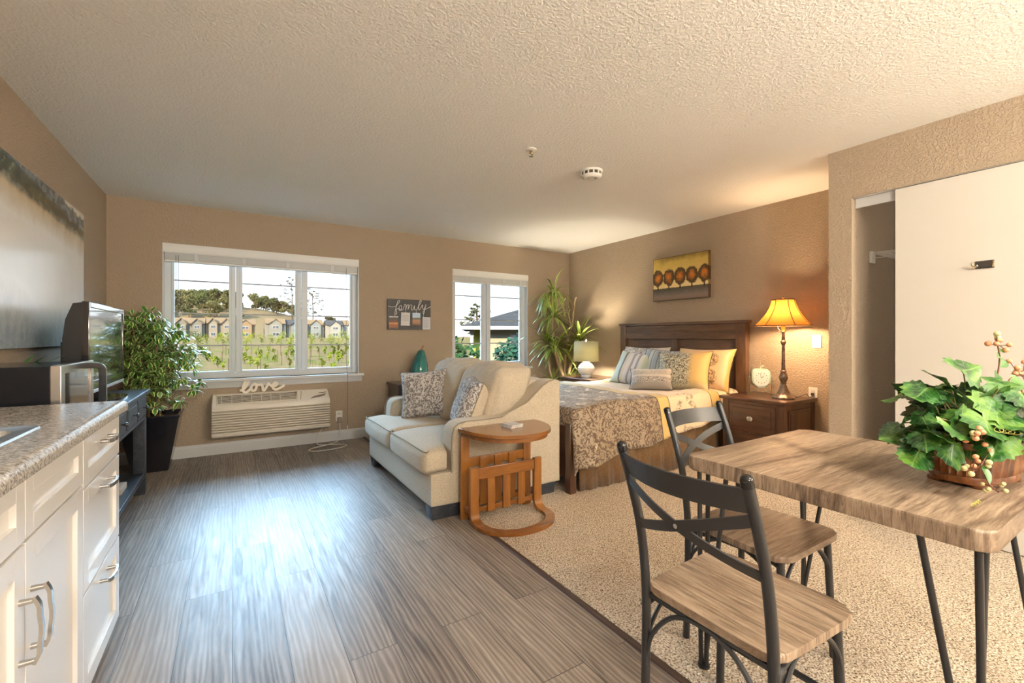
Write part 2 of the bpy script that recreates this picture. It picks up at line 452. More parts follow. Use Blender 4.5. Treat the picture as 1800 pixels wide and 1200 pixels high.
# ------------------------------------------------------------------ the room shell
b = N(); box(b, LX-.15, RX+.15, FY-.15, BY+.15, -.2, 0)
struct('floor', b, M['floor'], 'grey brown wood plank floor', 'floor', smooth=False)
b = N(); prism(b, [(1.31, FY), (RX, FY), (RX, BY), (1.31, BY)], 'z', -.001, .006)
struct('floor_carpet', b, M['carpet'], 'beige looped carpet of the bedroom side', 'carpet', smooth=False)
b = N(); prism(b, [(1.278, 0), (1.283, .007), (1.305, .008), (1.31, 0)], 'y', FY, BY)
struct('trim_1', b, pm('dark_brown_edge_strip', (.055, .030, .022), .4), 'dark brown strip between plank floor and carpet', 'floor trim')
b = N(); box(b, LX-.15, RX+.15, FY-.15, BY+.15, CEIL, CEIL+.2)
struct('ceiling', b, M['ceil'], 'white textured ceiling', 'ceiling', smooth=False)
b = N(); box(b, LX-.15, LX, FY-.15, BY+.15, 0, CEIL)
struct('wall_left', b, M['wall'], 'beige wall behind the kitchen and television', 'wall', smooth=False)
W1 = (-.564, 1.240, .75, 2.06); W2 = (2.417, 3.602, .75, 2.055)
b = N()
for x0, x1, z0, z1 in ((LX, W1[0], 0, CEIL), (W1[0], W1[1], 0, W1[2]), (W1[0], W1[1], W1[3], CEIL), (W1[1], W2[0], 0, CEIL),
                       (W2[0], W2[1], 0, W2[2]), (W2[0], W2[1], W2[3], CEIL), (W2[1], RX, 0, CEIL)):
    box(b, x0, x1, BY, BY+.16, z0, z1)
struct('wall_back', b, M['wall'], 'beige wall with the two windows', 'wall', smooth=False)
b = N(); box(b, RX, RX+.15, FY-.15, BY+.15, 0, CEIL)
struct('wall_right', b, M['wall'], 'beige wall behind the bed', 'wall', smooth=False)
b = N(); box(b, LX, RX, FY-.15, FY, 0, CEIL)
struct('wall_front', b, M['wall'], 'beige wall opposite the windows', 'wall', smooth=False)
b = N(); box(b, CLX, CLX+.12, 1.327, 1.463, 0, 2.10); box(b, CLX, CLX+.12, FY, 1.463, 2.10, CEIL)
box(b, CLX, CLX+.12, FY, -1.1, 0, 2.10); box(b, CLX+.12, RX, 1.363, 1.463, 0, CEIL)
struct('wall_closet', b, M['wall'], 'textured beige wall around the closet', 'wall', smooth=False)
b = N(); box(b, CLX+.012, CLX+.12, -1.1, 1.325, 2.098, 2.10); box(b, CLX+.05, CLX+.066, -1.1, 1.325, 2.035, 2.098, .002)
struct('trim_2', b, M['trim'], 'white track fascia above the closet doors', 'trim')
for n, x0, y0, y1, lab in (('door_1', CLX+.012, -.21, 1.099, 'large cream white sliding closet door'), ('door_2', CLX+.08, -1.1, .12, 'second sliding closet door behind the first')):
    b = N(); box(b, x0, x0+.032, y0, y1, .012, 2.094, .002)
    struct(n, b, pm('cream_door_paint', (.60, .575, .53), .33), lab, 'closet door')
prof = [(0, 0), (.014, 0), (.014, .09), (.010, .108), (.004, .115), (0, .115)]
b = N(); prism(b, [(BY-p, z) for p, z in prof], 'x', LX, RX)
struct('baseboard_back', b, M['trim'], 'white baseboard under the windows', 'baseboard')
b = N(); prism(b, [(LX+p, z) for p, z in prof], 'y', FY, BY-.015)
struct('baseboard_left', b, M['trim'], 'white baseboard along the television wall', 'baseboard')
b = N(); prism(b, [(RX-p, z) for p, z in prof], 'y', 1.463, BY-.015)
struct('baseboard_right', b, M['trim'], 'white baseboard behind the bed', 'baseboard')

# glass
def m_glass():
    m, t, b = newmat('clear_window_glass'); g = G(t); t.nodes.remove(b)
    tr = g.n('BsdfTransparent'); gl = g.n('BsdfGlossy'); mx = g.n('MixShader'); fr = g.n('Fresnel')
    gl.inputs['Roughness'].default_value = 0; fr.inputs[0].default_value = 1.45
    g.l(fr.outputs[0], mx.inputs[0]); g.l(tr.outputs[0], mx.inputs[1]); g.l(gl.outputs[0], mx.inputs[2])
    g.l(mx.outputs[0], [n for n in t.nodes if n.type == 'OUTPUT_MATERIAL'][0].inputs[0]); return m
M['glass'] = m_glass()
M['muntin'] = pm('grey_grille_bar', (.30, .31, .33), .45)
def window(name, W, mull, panes, lab):
    x0, x1, z0, z1 = W
    r = thing(name, lab, 'window', ((x0+x1)/2, BY+.08, z0)); r['kind'] = 'structure'
    b = N(); ya, yb = BY+.07, BY+.13
    fw = .062
    box(b, x0, x0+fw, ya, yb, z0, z1, .004); box(b, x1-fw, x1, ya, yb, z0, z1, .004)
    box(b, x0+fw, x1-fw, ya, yb, z0, z0+.05, .004); box(b, x0+fw, x1-fw, ya, yb, z1-.05, z1, .004)
    obj('window_frame', b, M['vinyl'], r)
    b = N()
    box(b, x0+.0005, x0+.012, BY+.001, ya, z0, z1-.0005); box(b, x1-.012, x1-.0005, BY+.001, ya, z0, z1-.0005); box(b, x0+.012, x1-.012, BY+.001, ya, z1-.012, z1-.0005)
    obj('jamb_liner', b, M['trim'], r)
    for a, c in mull:
        b = N(); mid = (a+c)/2
        box(b, a, mid-.002, ya+.012, yb, z0+.05, z1-.05, .003); box(b, mid+.002, c, ya-.004, yb-.02, z0+.05, z1-.05, .003)
        box(b, mid-.006, mid+.006, ya-.014, ya+.012, 1.385, 1.465, .003)
        obj('mullion', b, M['vinyl'], r)
    for a, c in panes:
        b = N()
        for s0, s1, t0, t1 in ((a, a+.022, z0+.05, z1-.05), (c-.022, c, z0+.05, z1-.05), (a+.022, c-.022, z0+.05, z0+.072), (a+.022, c-.022, z1-.072, z1-.05)):
            box(b, s0, s1, ya+.016, yb-.008, t0, t1, .003)
        s = obj('sash', b, M['vinyl'], r)
        b = N(); box(b, a+.02, c-.02, ya+.034, ya+.038, z0+.07, z1-.07); obj('pane', b, M['glass'], s, smooth=False)
        b = N()
        for zz in (1.08, 1.40, 1.72): box(b, a+.022, c-.022, ya+.028, ya+.033, zz-.0065, zz+.0065)
        obj('grille', b, M['muntin'], s)
    return r
w1 = window('window_1', W1, ((-.010, .064), (.603, .684)), ((-.502, -.010), (.064, .603), (.684, 1.178)), 'wide three pane window above the air conditioner')
w2 = window('window_2', W2, ((2.912, 3.010),), ((2.479, 2.912), (3.010, 3.540)), 'narrow two pane window behind the sofa')
for w_, W in ((w1, W1), (w2, W2)):
    b = N(); x0, x1 = W[0]-.045, W[1]+.045
    prism(b, [(BY+.07, .75), (BY+.07, .722), (BY-.001, .722), (BY-.001, .75)], 'x', W[0]+.001, W[1]-.001)
    box(b, x0, x1, BY-.058, BY-.001, .722, .75, .004)
    prism(b, [(BY-.001, .722), (BY-.03, .722), (BY-.028, .70), (BY-.018, .685), (BY-.016, .66), (BY-.001, .655)], 'x', x0+.015, x1-.015)
    obj('window_sill', b, M['trim'], w_)

# blinds
M['slat'] = pm('white_faux_wood_slat', (.72, .73, .72), .45)
M['slatshade'] = pm('pale_grey_slat', (.60, .62, .63), .45)
def blind(W, tapes, lab, cordx=None, wand=None):
    x0, x1, z0, z1 = W
    r = thing('window_blind', lab, 'blind', ((x0+x1)/2, BY+.03, 1.885))
    b = N(); prism(b, [(BY-.012, z1-.004), (BY+.008, z1-.004), (BY+.008, z1-.088), (BY-.006, z1-.088), (BY-.016, z1-.07), (BY-.016, z1-.03)], 'x', x0+.004, x1-.004)
    obj('valance', b, M['slat'], r)
    b = N(); n = 22; zt, zb = z1-.03, 1.905
    for k in range(n):
        z = zb+(zt-zb)*(k+.5)/n
        box(b, x0+.016, x1-.016, BY+.008, BY+.056, z-.0022, z+.0022)
    obj('slats', b, M['slatshade'], r)
    b = N(); box(b, x0+.016, x1-.016, BY+.006, BY+.058, 1.885, 1.903, .004); obj('bottom_rail', b, M['slat'], r)
    for tx in tapes:
        b = N(); box(b, tx-.016, tx+.016, BY+.003, BY+.0075, 1.886, z1-.05, .001); obj('ladder_tape', b, M['slatshade'], r)
    if cordx:
        b = N(); tube(b, [(cordx, BY+.004, 1.95), (cordx+.002, BY-.002, 1.5), (cordx, BY+.004, .96), (cordx, BY-.045, .755), (cordx+.002, BY-.064, .745), (cordx, BY-.066, .70), (cordx+.006, BY-.04, .40), (cordx+.004, BY-.035, .16)], .0022, 6)
        p = obj('pull_cord', b, M['cord'], r)
        b = N(); lathe(b, [(.004, .17), (.007, .15), (.009, .12), (.006, .115)], (cordx+.004, BY-.035, 0), 10); obj('cord_tassel', b, M['whitecord'], p)
    if wand:
        for dx in (0, .018):
            b = N(); tube(b, [(wand+dx, BY+.004, 1.95), (wand+dx, BY+.003, 1.38)], .002, 6); obj('lift_cord', b, M['cord'], r)
        b = N(); lathe(b, [(.003, .0), (.012, .012), (.012, .035), (.004, .05)], (wand+.03, BY+.0, 1.36), 10); obj('cord_knob', b, M['slatshade'], r)
blind(W1, (-.3, .1, .5, .95), 'raised white slatted blind at top of the wide window', 1.10, -.46)
blind(W2, (2.62, 2.92, 3.20, 3.48), 'raised white slatted blind at top of the narrow window')

# ------------------------------------------------------------------ outside
def hill(x, y):
    q = x/max(y, 1)
    if y < 55: z = -3.2
    elif y < 172: z = -3.2+(y-55)/117*4.1
    else: z = .9
    if y > 185:
        t = min(1, (y-185)/75); t = t*t*(3-2*t)
        A = 15 if q < -.02 else 15-(q+.02)/.30*15
        A = max(A, 0)
        m_ = math.exp(-((q-.06)/.07)**2)*2.5
        z += t*(A+m_)+1.1*noise.noise(Vector((x*.03, y*.03, 0)))*t
    z += .15*noise.noise(Vector((x*.2, y*.2, 3)))
    return z
b = N(); g_ = []
ys = [5.9, 12, 20, 35]+[50+4*k for k in range(34)]+[186+6*k for k in range(22)]+[340, 420, 560]
for y in ys:
    row = []
    for k in range(96):
        x = (-1.5+3.5*k/95)*max(y, 30); row.append(b.verts.new((x, y, hill(x, y))))
    g_.append(row)
for i in range(len(g_)-1):
    for k in range(95): b.faces.new((g_[i][k], g_[i][k+1], g_[i+1][k+1], g_[i+1][k]))
def m_ground():
    m, t, bs = newmat('dry_grass_and_sandy_soil'); g = G(t); v = g.co()
    f = g.noise(v, .35, 5, .6); f2 = g.noise(v, 3, 4, .7)
    soil = g.ramp(f2, [(.35, (0.02295, 0.01615, 0.0085)), (.65, (0.0357, 0.02635, 0.0153))]); grass = g.ramp(f2, [(.35, (0.00935, 0.0136, 0.00255)), (.65, (0.0221, 0.0255, 0.00595))])
    yy = g.xyz(v)[1]
    k = g.m('MULTIPLY', g.step(f, .55, .08), g.m('SUBTRACT', 1, g.m('MULTIPLY', g.step(yy, 165, 20), .85)))
    g.l(g.mix(k, soil, grass), bs.inputs['Base Color']); bs.inputs['Roughness'].default_value = 1; bs.inputs['Specular IOR Level'].default_value = 0
    return m
struct('ground', b, m_ground(), 'sandy vineyard slope and hill outside', 'ground')

def leafcloud(bm, c, rad, n, s, rnd, mi=0, shell=.45):
    c = Vector(c)
    for _ in range(n):
        d = Vector((rnd.gauss(0, 1), rnd.gauss(0, 1), rnd.gauss(0, 1))).normalized()
        r_ = shell+(1-shell)*rnd.random()
        p = c+Vector((d.x*rad[0], d.y*rad[1], d.z*rad[2]))*r_
        a = Vector((rnd.gauss(0, 1), rnd.gauss(0, 1), rnd.gauss(0, .7))).normalized(); bq = a.orthogonal().normalized()
        k = s*(.6+.8*rnd.random())
        f = bm.faces.new([bm.verts.new(p+a*k), bm.verts.new(p+bq*k*.6), bm.verts.new(p-a*k), bm.verts.new(p-bq*k*.6)]); f.material_index = mi
OD = .085
def dim(c): return tuple(q*OD for q in c)
def cl(name, c1, c2): return pm(name, dim(c1), .8, c2=dim(c2), sc=.9, spec=0)
M['oak'] = cl('oak_foliage', (.065, .085, .028), (.19, .20, .075)); M['oaky'] = cl('olive_foliage', (.13, .135, .04), (.30, .27, .11))
M['pine'] = cl('thin_grey_green_foliage', (.10, .115, .06), (.22, .20, .11)); M['bark'] = pm('bark', (0.01275, 0.0085, 0.0051), .9, spec=0, c2=(0.0204, 0.01445, 0.00935), sc=6)
M['vine'] = cl('bright_vine_leaves', (.20, .30, .01), (.44, .48, .05)); M['shrub'] = cl('dark_shrub_leaves', (.015, .07, .022), (.06, .16, .055))
M['bluegreen'] = cl('blue_green_conifer_leaves', (.02, .085, .055), (.06, .17, .12))
def tree_parts(r, h, wd, mat_, seed, sparse=False, leaf=.5):
    rnd = random.Random(seed)
    b = N()
    if sparse:
        tube(b, [(0, 0, -.5), (.1, 0, h*.4), (-.1, .1, h*.75), (0, 0, h*.97)], [.30, .24, .14, .03], 6)
        tips = []
        for k in range(26):
            z = h*(.22+.74*k/26); a = k*2.4; l = wd*(.35+.65*math.sin(PI*min(1, (k+4)/28)))*(.55+.5*rnd.random())
            e_ = Vector((math.cos(a)*l, math.sin(a)*l, z+l*.35)); tube(b, [(0, 0, z), e_], [.08, .02], 4); tips.append((e_, l))
        obj('trunk', b, M['bark'], r)
        b = N()
        for e_, l in tips:
            leafcloud(b, e_, (l*.38, l*.38, l*.22), 30, leaf*.55, rnd, shell=.1)
            leafcloud(b, e_*.6+Vector((0, 0, e_.z*.4)), (l*.3, l*.3, l*.2), 14, leaf*.5, rnd, shell=.1)
        obj('crown', b, mat_, r, smooth=False)
    else:
        tube(b, [(0, 0, -.5), (.1, .05, h*.35), (0, 0, h*.7)], [.28, .2, .08], 6)
        for k in range(5):
            a = k*1.3; tube(b, [(0, 0, h*.3), (math.cos(a)*wd*.5, math.sin(a)*wd*.5, h*.62)], [.12, .04], 4)
        obj('trunk', b, M['bark'], r)
        b = N()
        for k in range(11):
            a = k*2.4; q = .62*math.sqrt(k/11)
            c = (math.cos(a)*wd*q, math.sin(a)*wd*q, h*(.80-.34*q*q+.1*rnd.random()-(.0, .22, .44)[k % 3]))
            rr = wd*(.36+.16*rnd.random()); leafcloud(b, c, (rr, rr, rr*.75), 95, leaf, rnd, shell=.55)
        obj('crown', b, mat_, r, smooth=False)
def copy_tree(o, parent=None):
    c = o.copy(); C.objects.link(c)
    if parent: c.parent = parent
    for ch in list(o.children): copy_tree(ch, c)
    return c
protos = []
for k, (mt, lab) in enumerate(((M['oak'], 'round dark green oak in the woods on the hilltop'), (M['oaky'], 'olive brown tree in the woods on the hilltop'))):
    t = thing('tree', lab, 'tree', (0, 0, 0), 0, ('dark green hilltop oaks', 'olive brown hilltop trees')[k], local=True); tree_parts(t, 8.5, 4.2, mt, 3+k); protos.append(t)
spots = []
for r_ in range(6):
    y = 224+9.5*r_
    for k in range(18):
        x = -40+8.3*k+4.1*(r_ % 2); q = x/y
        if -.17 < q < .02 or (.035 < q < .125 and r_ > 1): spots.append((q, y+R.uniform(-.5, .5), R.uniform(.85, 1.1)*(.8 if q > .09 else 1)))
spots += [(.172, 230, .95), (.178, 228, .7)]
used = set()
for i, (q, y, s) in enumerate(spots):
    k = i % 2; o = protos[k] if k not in used else copy_tree(protos[k]); used.add(k)
    x = q*y; o.location = (x, y, hill(x, y)-.2); s *= .86; o.scale = (s, s, s*R.uniform(1.0, 1.2)); o.rotation_euler.z = R.uniform(0, 6)
for q, y, h, wd, lab, sd in ((.1015, 232, 22, 5.6, 'tallest thin pine standing above the houses', 11), (.1405, 236, 18.5, 6.2, 'tall sparse pine beside the tallest one, in the third pane', 12)):
    x = q*y; t = thing('pine_tree', lab, 'tree', (x, y, hill(x, y)-.3), local=True); tree_parts(t, h, wd, M['pine'], sd, True)

# row houses beyond the vineyard
M['roof_tan'] = pm('tan_roof', (0.0306, 0.02125, 0.01275), .8, spec=0); M['roof_grey'] = pm('grey_shingle_roof', (0.0066, 0.0072, 0.0078), .8, spec=0, c2=(0.0114, 0.0117, 0.012), sc=3, st=(1, 1, 6))
M['pale'] = pm('pale_house_trim', (0.0595, 0.0578, 0.0527), .7, spec=0); M['winblue'] = pm('dark_house_glass', (0.00765, 0.00935, 0.0119), .1)
def house(x, y, wd, dp, h, mw, label, gables=1, mr=None, grp=None):
    z = hill(x, y)-.1
    t = thing('row_house', label, 'house', (x, y, z), local=True, group=grp)
    b = N(); box(b, -wd/2, wd/2, 0, dp, -.5, h); obj('wall', b, mw, t, smooth=False)
    b = N(); prism(b, [(-.5, h-.05), (dp+.5, h-.05), (dp/2, h+1.9)], 'x', -wd/2-.05, wd/2+.05); rf = obj('roof', b, mr or M['roof_tan'], t, smooth=False)
    gw = wd/gables*.62
    for k in range(gables):
        cx = -wd/2+wd*(k+.5)/gables
        b = N(); box(b, cx-gw/2, cx+gw/2, -.9, .05, -.5, h); prism(b, [(cx-gw/2, h), (cx+gw/2, h), (cx, h+1.35)], 'y', -.9, .05); obj('gable_bay', b, mw, t, smooth=False)
        b = N()
        for s in (-1, 1):
            p0 = Vector((cx+s*(gw/2+.35), 0, h-.32)); p1 = Vector((cx, 0, h+1.55))
            n_ = Vector((p1.z-p0.z, 0, -(p1.x-p0.x))).normalized()*.13*s
            prism(b, [(p0.x, p0.z), (p1.x, p1.z), (p1.x+n_.x, p1.z+abs(n_.z)), (p0.x+n_.x, p0.z+abs(n_.z))], 'y', -1.3, 1.6)
        obj('gable_roof', b, mr or M['roof_tan'], t, smooth=False)
        for zz, hh in ((.65*h, .20*h), (.14*h, .24*h)):
            b = N(); box(b, cx-gw*.27, cx+gw*.27, -.98, -.9, zz, zz+hh); wn_ = obj('window', b, M['pale'], t, smooth=False)
            b = N()
            for s in (-1, 1): box(b, cx+s*gw*.125-gw*.105, cx+s*gw*.125+gw*.105, -1.0, -.97, zz+.12, zz+hh-.12)
            obj('pane', b, M['winblue'], wn_, smooth=False)
    return t
hc = [(.33, .29, .23), (.42, .34, .25), (.45, .30, .17), (.38, .35, .28), (.30, .30, .27), (.36, .38, .34), (.50, .46, .38), (.55, .53, .48)]
hs = [(-11.5, 8, 2, 'grey beige house with twin gables at the left end of the row'), (-3.5, 7.4, 2, 'tan house with twin gables near the left end of the row'), (3.6, 6.0, 1, 'orange tan house with one gable beyond the vineyard'),
      (12.4, 6.2, 1, 'beige house with one gable beside the sandy gap'), (19.2, 6.6, 1, 'grey house with one gable beside the tall pine'), (25.4, 5.4, 1, 'pale green grey house right of the tall pine'),
      (31.6, 5.8, 1, 'cream house with one gable in the third pane'), (38.2, 6.4, 1, 'white house with large windows at the right end of the row')]
for k, (x, wd, gb, lab) in enumerate(hs):
    house(x, 172+(k % 3)*1.2, wd, 8, 4.6+.3*(k % 2), pm('house_wall', dim(hc[k]), .8, spec=0), lab, gb, M['roof_grey'] if k in (4, 6) else None)

# vineyard
def vine_proto(name, lab, grp, h, wd, n, seed):
    rnd = random.Random(seed); b = N()
    tube(b, [(0, 0, -.1), (.03, .02, h*.3), (0, 0, h*.6)], [.05, .045, .03], 5, mi=1)
    for k in range(5): leafcloud(b, (rnd.uniform(-.35, .35)*wd, rnd.uniform(-.35, .35)*wd, h*(.42+.14*k)), (wd*.42, wd*.42, h*.2), n, .13, rnd, shell=.2)
    o = obj(name, b, [M['vine'], M['bark']], smooth=False); tag(o, lab, 'grapevine', grp); return o
va = vine_proto('grapevine', 'young yellow green grapevine on the near sandy slope', 'young vines on the near slope', 1.55, .75, 26, 5)
first = True
posts = []
for r_ in range(13):
    for k in range(9):
        y = 59+k*4.6+R.uniform(-.5, .5); x = -15+r_*3.2+(y-59)*-.13+(r_*.45)
        if not -.115 < x/y < .235: continue
        if R.random() < .12: posts.append((x, y)); continue
        o = va if first else va.copy()
        if not first: C.objects.link(o)
        first = False
        s = R.uniform(.6, 1.15); o.location = (x, y, hill(x, y)); o.scale = (s, s, s*R.uniform(.8, 1.2)); o.rotation_euler.z = R.uniform(0, 6)
        if (r_+k) % 3 == 0: posts.append((x+.4, y+1.6))
vb = vine_proto('grapevine', 'full leafy grapevine in the long row before the houses', 'full vines in the row before the houses', 3.1, 1.9, 40, 8)
first = True
for r_ in range(2):
    for k in range(21):
        x = -12.5+k*2.15+r_*1.1; y = 112+r_*9+R.uniform(-.6, .6)
        if k in (1, 4, 8, 9, 14) and r_ == 0: continue
        o = vb if first else vb.copy()
        if not first: C.objects.link(o)
        first = False
        s = R.uniform(.7, 1.0); o.location = (x, y, hill(x, y)); o.scale = (s, s, s*1.1); o.rotation_euler.z = R.uniform(0, 6)
b = N(); lathe(b, [(.05, 0), (.05, 2.0), (.03, 2.03)], seg=6); po = tag(obj('vineyard_post', b, M['bark']), 'thin wooden stake standing among the young vines', 'post', 'vineyard stakes')
for i, (x, y) in enumerate(posts):
    o = po if i == 0 else po.copy()
    if i: C.objects.link(o)
    o.location = (x, y, hill(x, y)-.2)

# neighbour's house, tree and shrubs outside the narrow window
t = thing('neighbour_house', 'cream house with grey hipped roof outside the narrow window', 'house', (10.3, 21.8, -3.2), -.49, local=True)
mw = pm('cream_stucco', (.048, .043, .029), .9, spec=0)
b = N(); box(b, 1.45, 15, .75, 10.2, -.3, 4.95); obj('wall', b, mw, t, smooth=False)
b = N(); e0 = [(0, 0), (16, 0), (16, 11), (0, 11)]
A = [b.verts.new((x, y, 4.80)) for x, y in e0]; A2 = [b.verts.new((x, y, 4.94)) for x, y in e0]; rd = [b.verts.new((5.5, 5.5, 6.7)), b.verts.new((10.5, 5.5, 6.7))]
b.faces.new(A[::-1])
for i in range(4): b.faces.new((A[i], A[(i+1) % 4], A2[(i+1) % 4], A2[i]))
b.faces.new((A2[0], A2[1], rd[1], rd[0])); b.faces.new((A2[1], A2[2], rd[1])); b.faces.new((A2[2], A2[3], rd[0], rd[1])); b.faces.new((A2[3], A2[0], rd[0]))
obj('roof', b, M['roof_grey'], t, smooth=False)
b = N(); box(b, -.1, 16.1, -.12, -.005, 4.76, 4.95); obj('fascia', b, M['pale'], t, smooth=False)
b = N(); box(b, .58, .76, .45, .63, -.3, 4.80); obj('porch_column', b, M['pale'], t, smooth=False)
b = N(); box(b, .75, 1.44, 1.6, 1.75, -.3, 4.80); obj('porch_wall', b, pm('yellow_porch_wall', (.085, .075, .012), .8, spec=0), t, smooth=False)
for xx in (2.75, 3.6):
    b = N(); box(b, xx, xx+.55, .67, .75, 3.2, 4.55); f = obj('window', b, M['pale'], t, smooth=False)
    b = N(); box(b, xx+.07, xx+.48, .64, .68, 3.28, 4.47); obj('pane', b, M['winblue'], f, smooth=False)
def shrub(x, y, h, wd, m_, lab, sd, grp=None):
    rnd = random.Random(sd); t = thing('shrub', lab, 'shrub', (x, y, -3.3), local=True, group=grp)
    b = N()
    for k in range(5): tube(b, [(0, 0, 0), (math.cos(k*1.3)*wd*.3, math.sin(k*1.3)*wd*.3, h*.6)], [.05, .02], 5)
    obj('stem', b, M['bark'], t); b = N()
    for k in range(16):
        a = k*2.4; q = .75*math.sqrt(k/16); leafcloud(b, (math.cos(a)*wd*q, math.sin(a)*wd*q, h*(.28+.62*((k*7) % 16)/16*(1-.45*q))), (wd*.42, wd*.42, h*.14), 130, .10, rnd, shell=.3)
    obj('foliage', b, m_, t, smooth=False)
shrub(6.25, 13.6, 5.15, .85, M['shrub'], 'dense green shrub at the left of the narrow window', 21)
shrub(7.7, 15.2, 4.75, .8, M['shrub'], 'lower green shrub before the yellow porch', 22)
shrub(8.6, 13.9, 5.1, .62, M['bluegreen'], 'blue green bushy conifer before the cream house wall', 23)
shrub(9.9, 15.4, 5.2, .75, M['bluegreen'], 'blue green bush nearest the window frame edge', 24)
t = thing('tree', 'pale airy tree rising behind the grey hipped roof', 'tree', (33.5, 64, -1.5), local=True); tree_parts(t, 8.2, 2.6, M['pine'], 31, True, .42)

# ------------------------------------------------------------------ kitchen run
CF = -.385                                     # cabinet face
def panel_front(name, par, y0, y1, z0, z1, rail=.055):
    """shaker front facing +x"""
    b = N(); xb, xf = CF-.02, CF
    box(b, xb, xf, y0, y0+rail, z0, z1, .0015); box(b, xb, xf, y1-rail, y1, z0, z1, .0015)
    box(b, xb, xf, y0+rail, y1-rail, z0, z0+rail, .0015); box(b, xb, xf, y0+rail, y1-rail, z1-rail, z1, .0015)
    box(b, xb, xf-.011, y0+rail-.002, y1-rail+.002, z0+rail-.002, z1-rail+.002)
    return obj(name, b, M['cab'], par)
def handle(par, p0, p1):
    b = N(); p0, p1 = Vector(p0), Vector(p1); d = (p1-p0).normalized(); o = Vector((.032, 0, 0))
    band(b, catmull([p0+o*.72-d*.006, p0+o*.95+d*.012, p0+o+d*.035, (p0+p1)/2+o*1.08, p1+o-d*.035, p1+o*.95-d*.012, p1+o*.72+d*.006], 4), .013, .007, (1, 0, 0))
    for p in (p0, p1): tube(b, [p, p+o*.85], [.007, .0055], 10)
    return obj('handle', b, M['chrome'], par)
t = thing('drawer_cabinet', 'white kitchen base cabinet with three drawers at the end of the counter', 'cabinet', (-.67, 2.09, 0))
b = N(); box(b, LX+.001, CF-.022, 1.842, 2.345, .09, .868); box(b, LX+.02, CF-.08, 1.85, 2.335, 0, .09); obj('body', b, M['cab'], t)
for z0, z1 in ((.705, .862), (.380, .698), (.055, .373)):
    d = panel_front('drawer', t, 1.846, 2.345, z0, z1, .05)
    zc = z1-.024 if z1-z0 > .2 else (z0+z1)/2+.045
    handle(d, (CF, 2.045, zc-.02), (CF, 2.150, zc-.02))
t = thing('sink_cabinet', 'white kitchen base cabinet with two doors below the sink', 'cabinet', (-.67, 1.39, 0))
b = N(); box(b, LX+.001, CF-.022, .948, 1.839, .09, .868); box(b, LX+.02, CF-.08, .96, 1.83, 0, .09); obj('body', b, M['cab'], t)
for y0, y1 in ((.952, 1.391), (1.397, 1.838)):
    panel_front('false_drawer_front', t, y0, y1, .722, .862, .045)
    d = panel_front('door', t, y0, y1, .055, .715)
    hy = y1-.03 if y0 < 1.2 else y0+.03
    handle(d, (CF, hy, .47), (CF, hy, .60))
t = thing('kitchen_cabinet', 'white kitchen base cabinet nearest the camera', 'cabinet', (-.67, .5, 0))
b = N(); box(b, LX+.001, CF-.022, .1, .945, .09, .868); box(b, LX+.02, CF-.08, .11, .94, 0, .09); obj('body', b, M['cab'], t)
panel_front('door', t, .104, .944, .055, .862)
# worktop with a cut-out for the sink
SX0, SX1, SY0, SY1 = -.86, -.475, 1.20, 1.775
b = N()
def top_prism(poly, y0, y1): prism(b, poly, 'y', y0, y1)
edge = [(-.47, .868), (-.366, .868), (-.360, .874), (-.359, .890), (-.363, .903), (-.372, .9095), (-.384, .911), (-.47, .911)]
top_prism(edge, .1, 2.36)
box(b, LX+.001, -.47, SY1, 2.36, .868, .911); box(b, LX+.001, -.47, .1, SY0, .868, .911)
box(b, LX+.001, SX0, SY0, SY1, .868, .911); box(b, SX1, -.47, SY0, SY1, .868, .911)
single('countertop', b, M['counter'], 'speckled grey laminate kitchen worktop with rounded edge', 'countertop')
t = thing('kitchen_sink', 'stainless steel drop in sink in the grey worktop', 'sink', ((SX0+SX1)/2, (SY0+SY1)/2, .911))
b = N(); o_ = rrect(SX0-.012, SX1+.018, SY0-.015, SY1+.022, .03); i_ = rrect(SX0+.03, SX1-.02, SY0+.03, SY1-.03, .05)
n = len(o_)
def ring(pts, z): return [b.verts.new((x, y, z)) for x, y in pts]
O0, O1 = ring(o_, .9115), ring([((x-(SX0+SX1)/2)*.985+(SX0+SX1)/2, (y-(SY0+SY1)/2)*.985+(SY0+SY1)/2) for x, y in o_], .917); I1, I2 = ring(i_, .915), ring(i_, .905)
I3 = ring([((x-(SX0+SX1)/2)*.93+(SX0+SX1)/2, (y-(SY0+SY1)/2)*.95+(SY0+SY1)/2) for x, y in i_], .76)
for P_, Q_ in ((O0, O1), (O1, I1), (I1, I2), (I2, I3)):
    for k in range(n): b.faces.new((P_[k], P_[(k+1) % n], Q_[(k+1) % n], Q_[k]))
b.faces.new(I3); obj('basin', b, M['steel'], t)
b = N(); lathe(b, [(.04, .7601), (.042, .764), (.03, .7625), (.012, .761)], ((SX0+SX1)/2, (SY0+SY1)/2, 0), 20); obj('drain', b, M['chrome'], t)

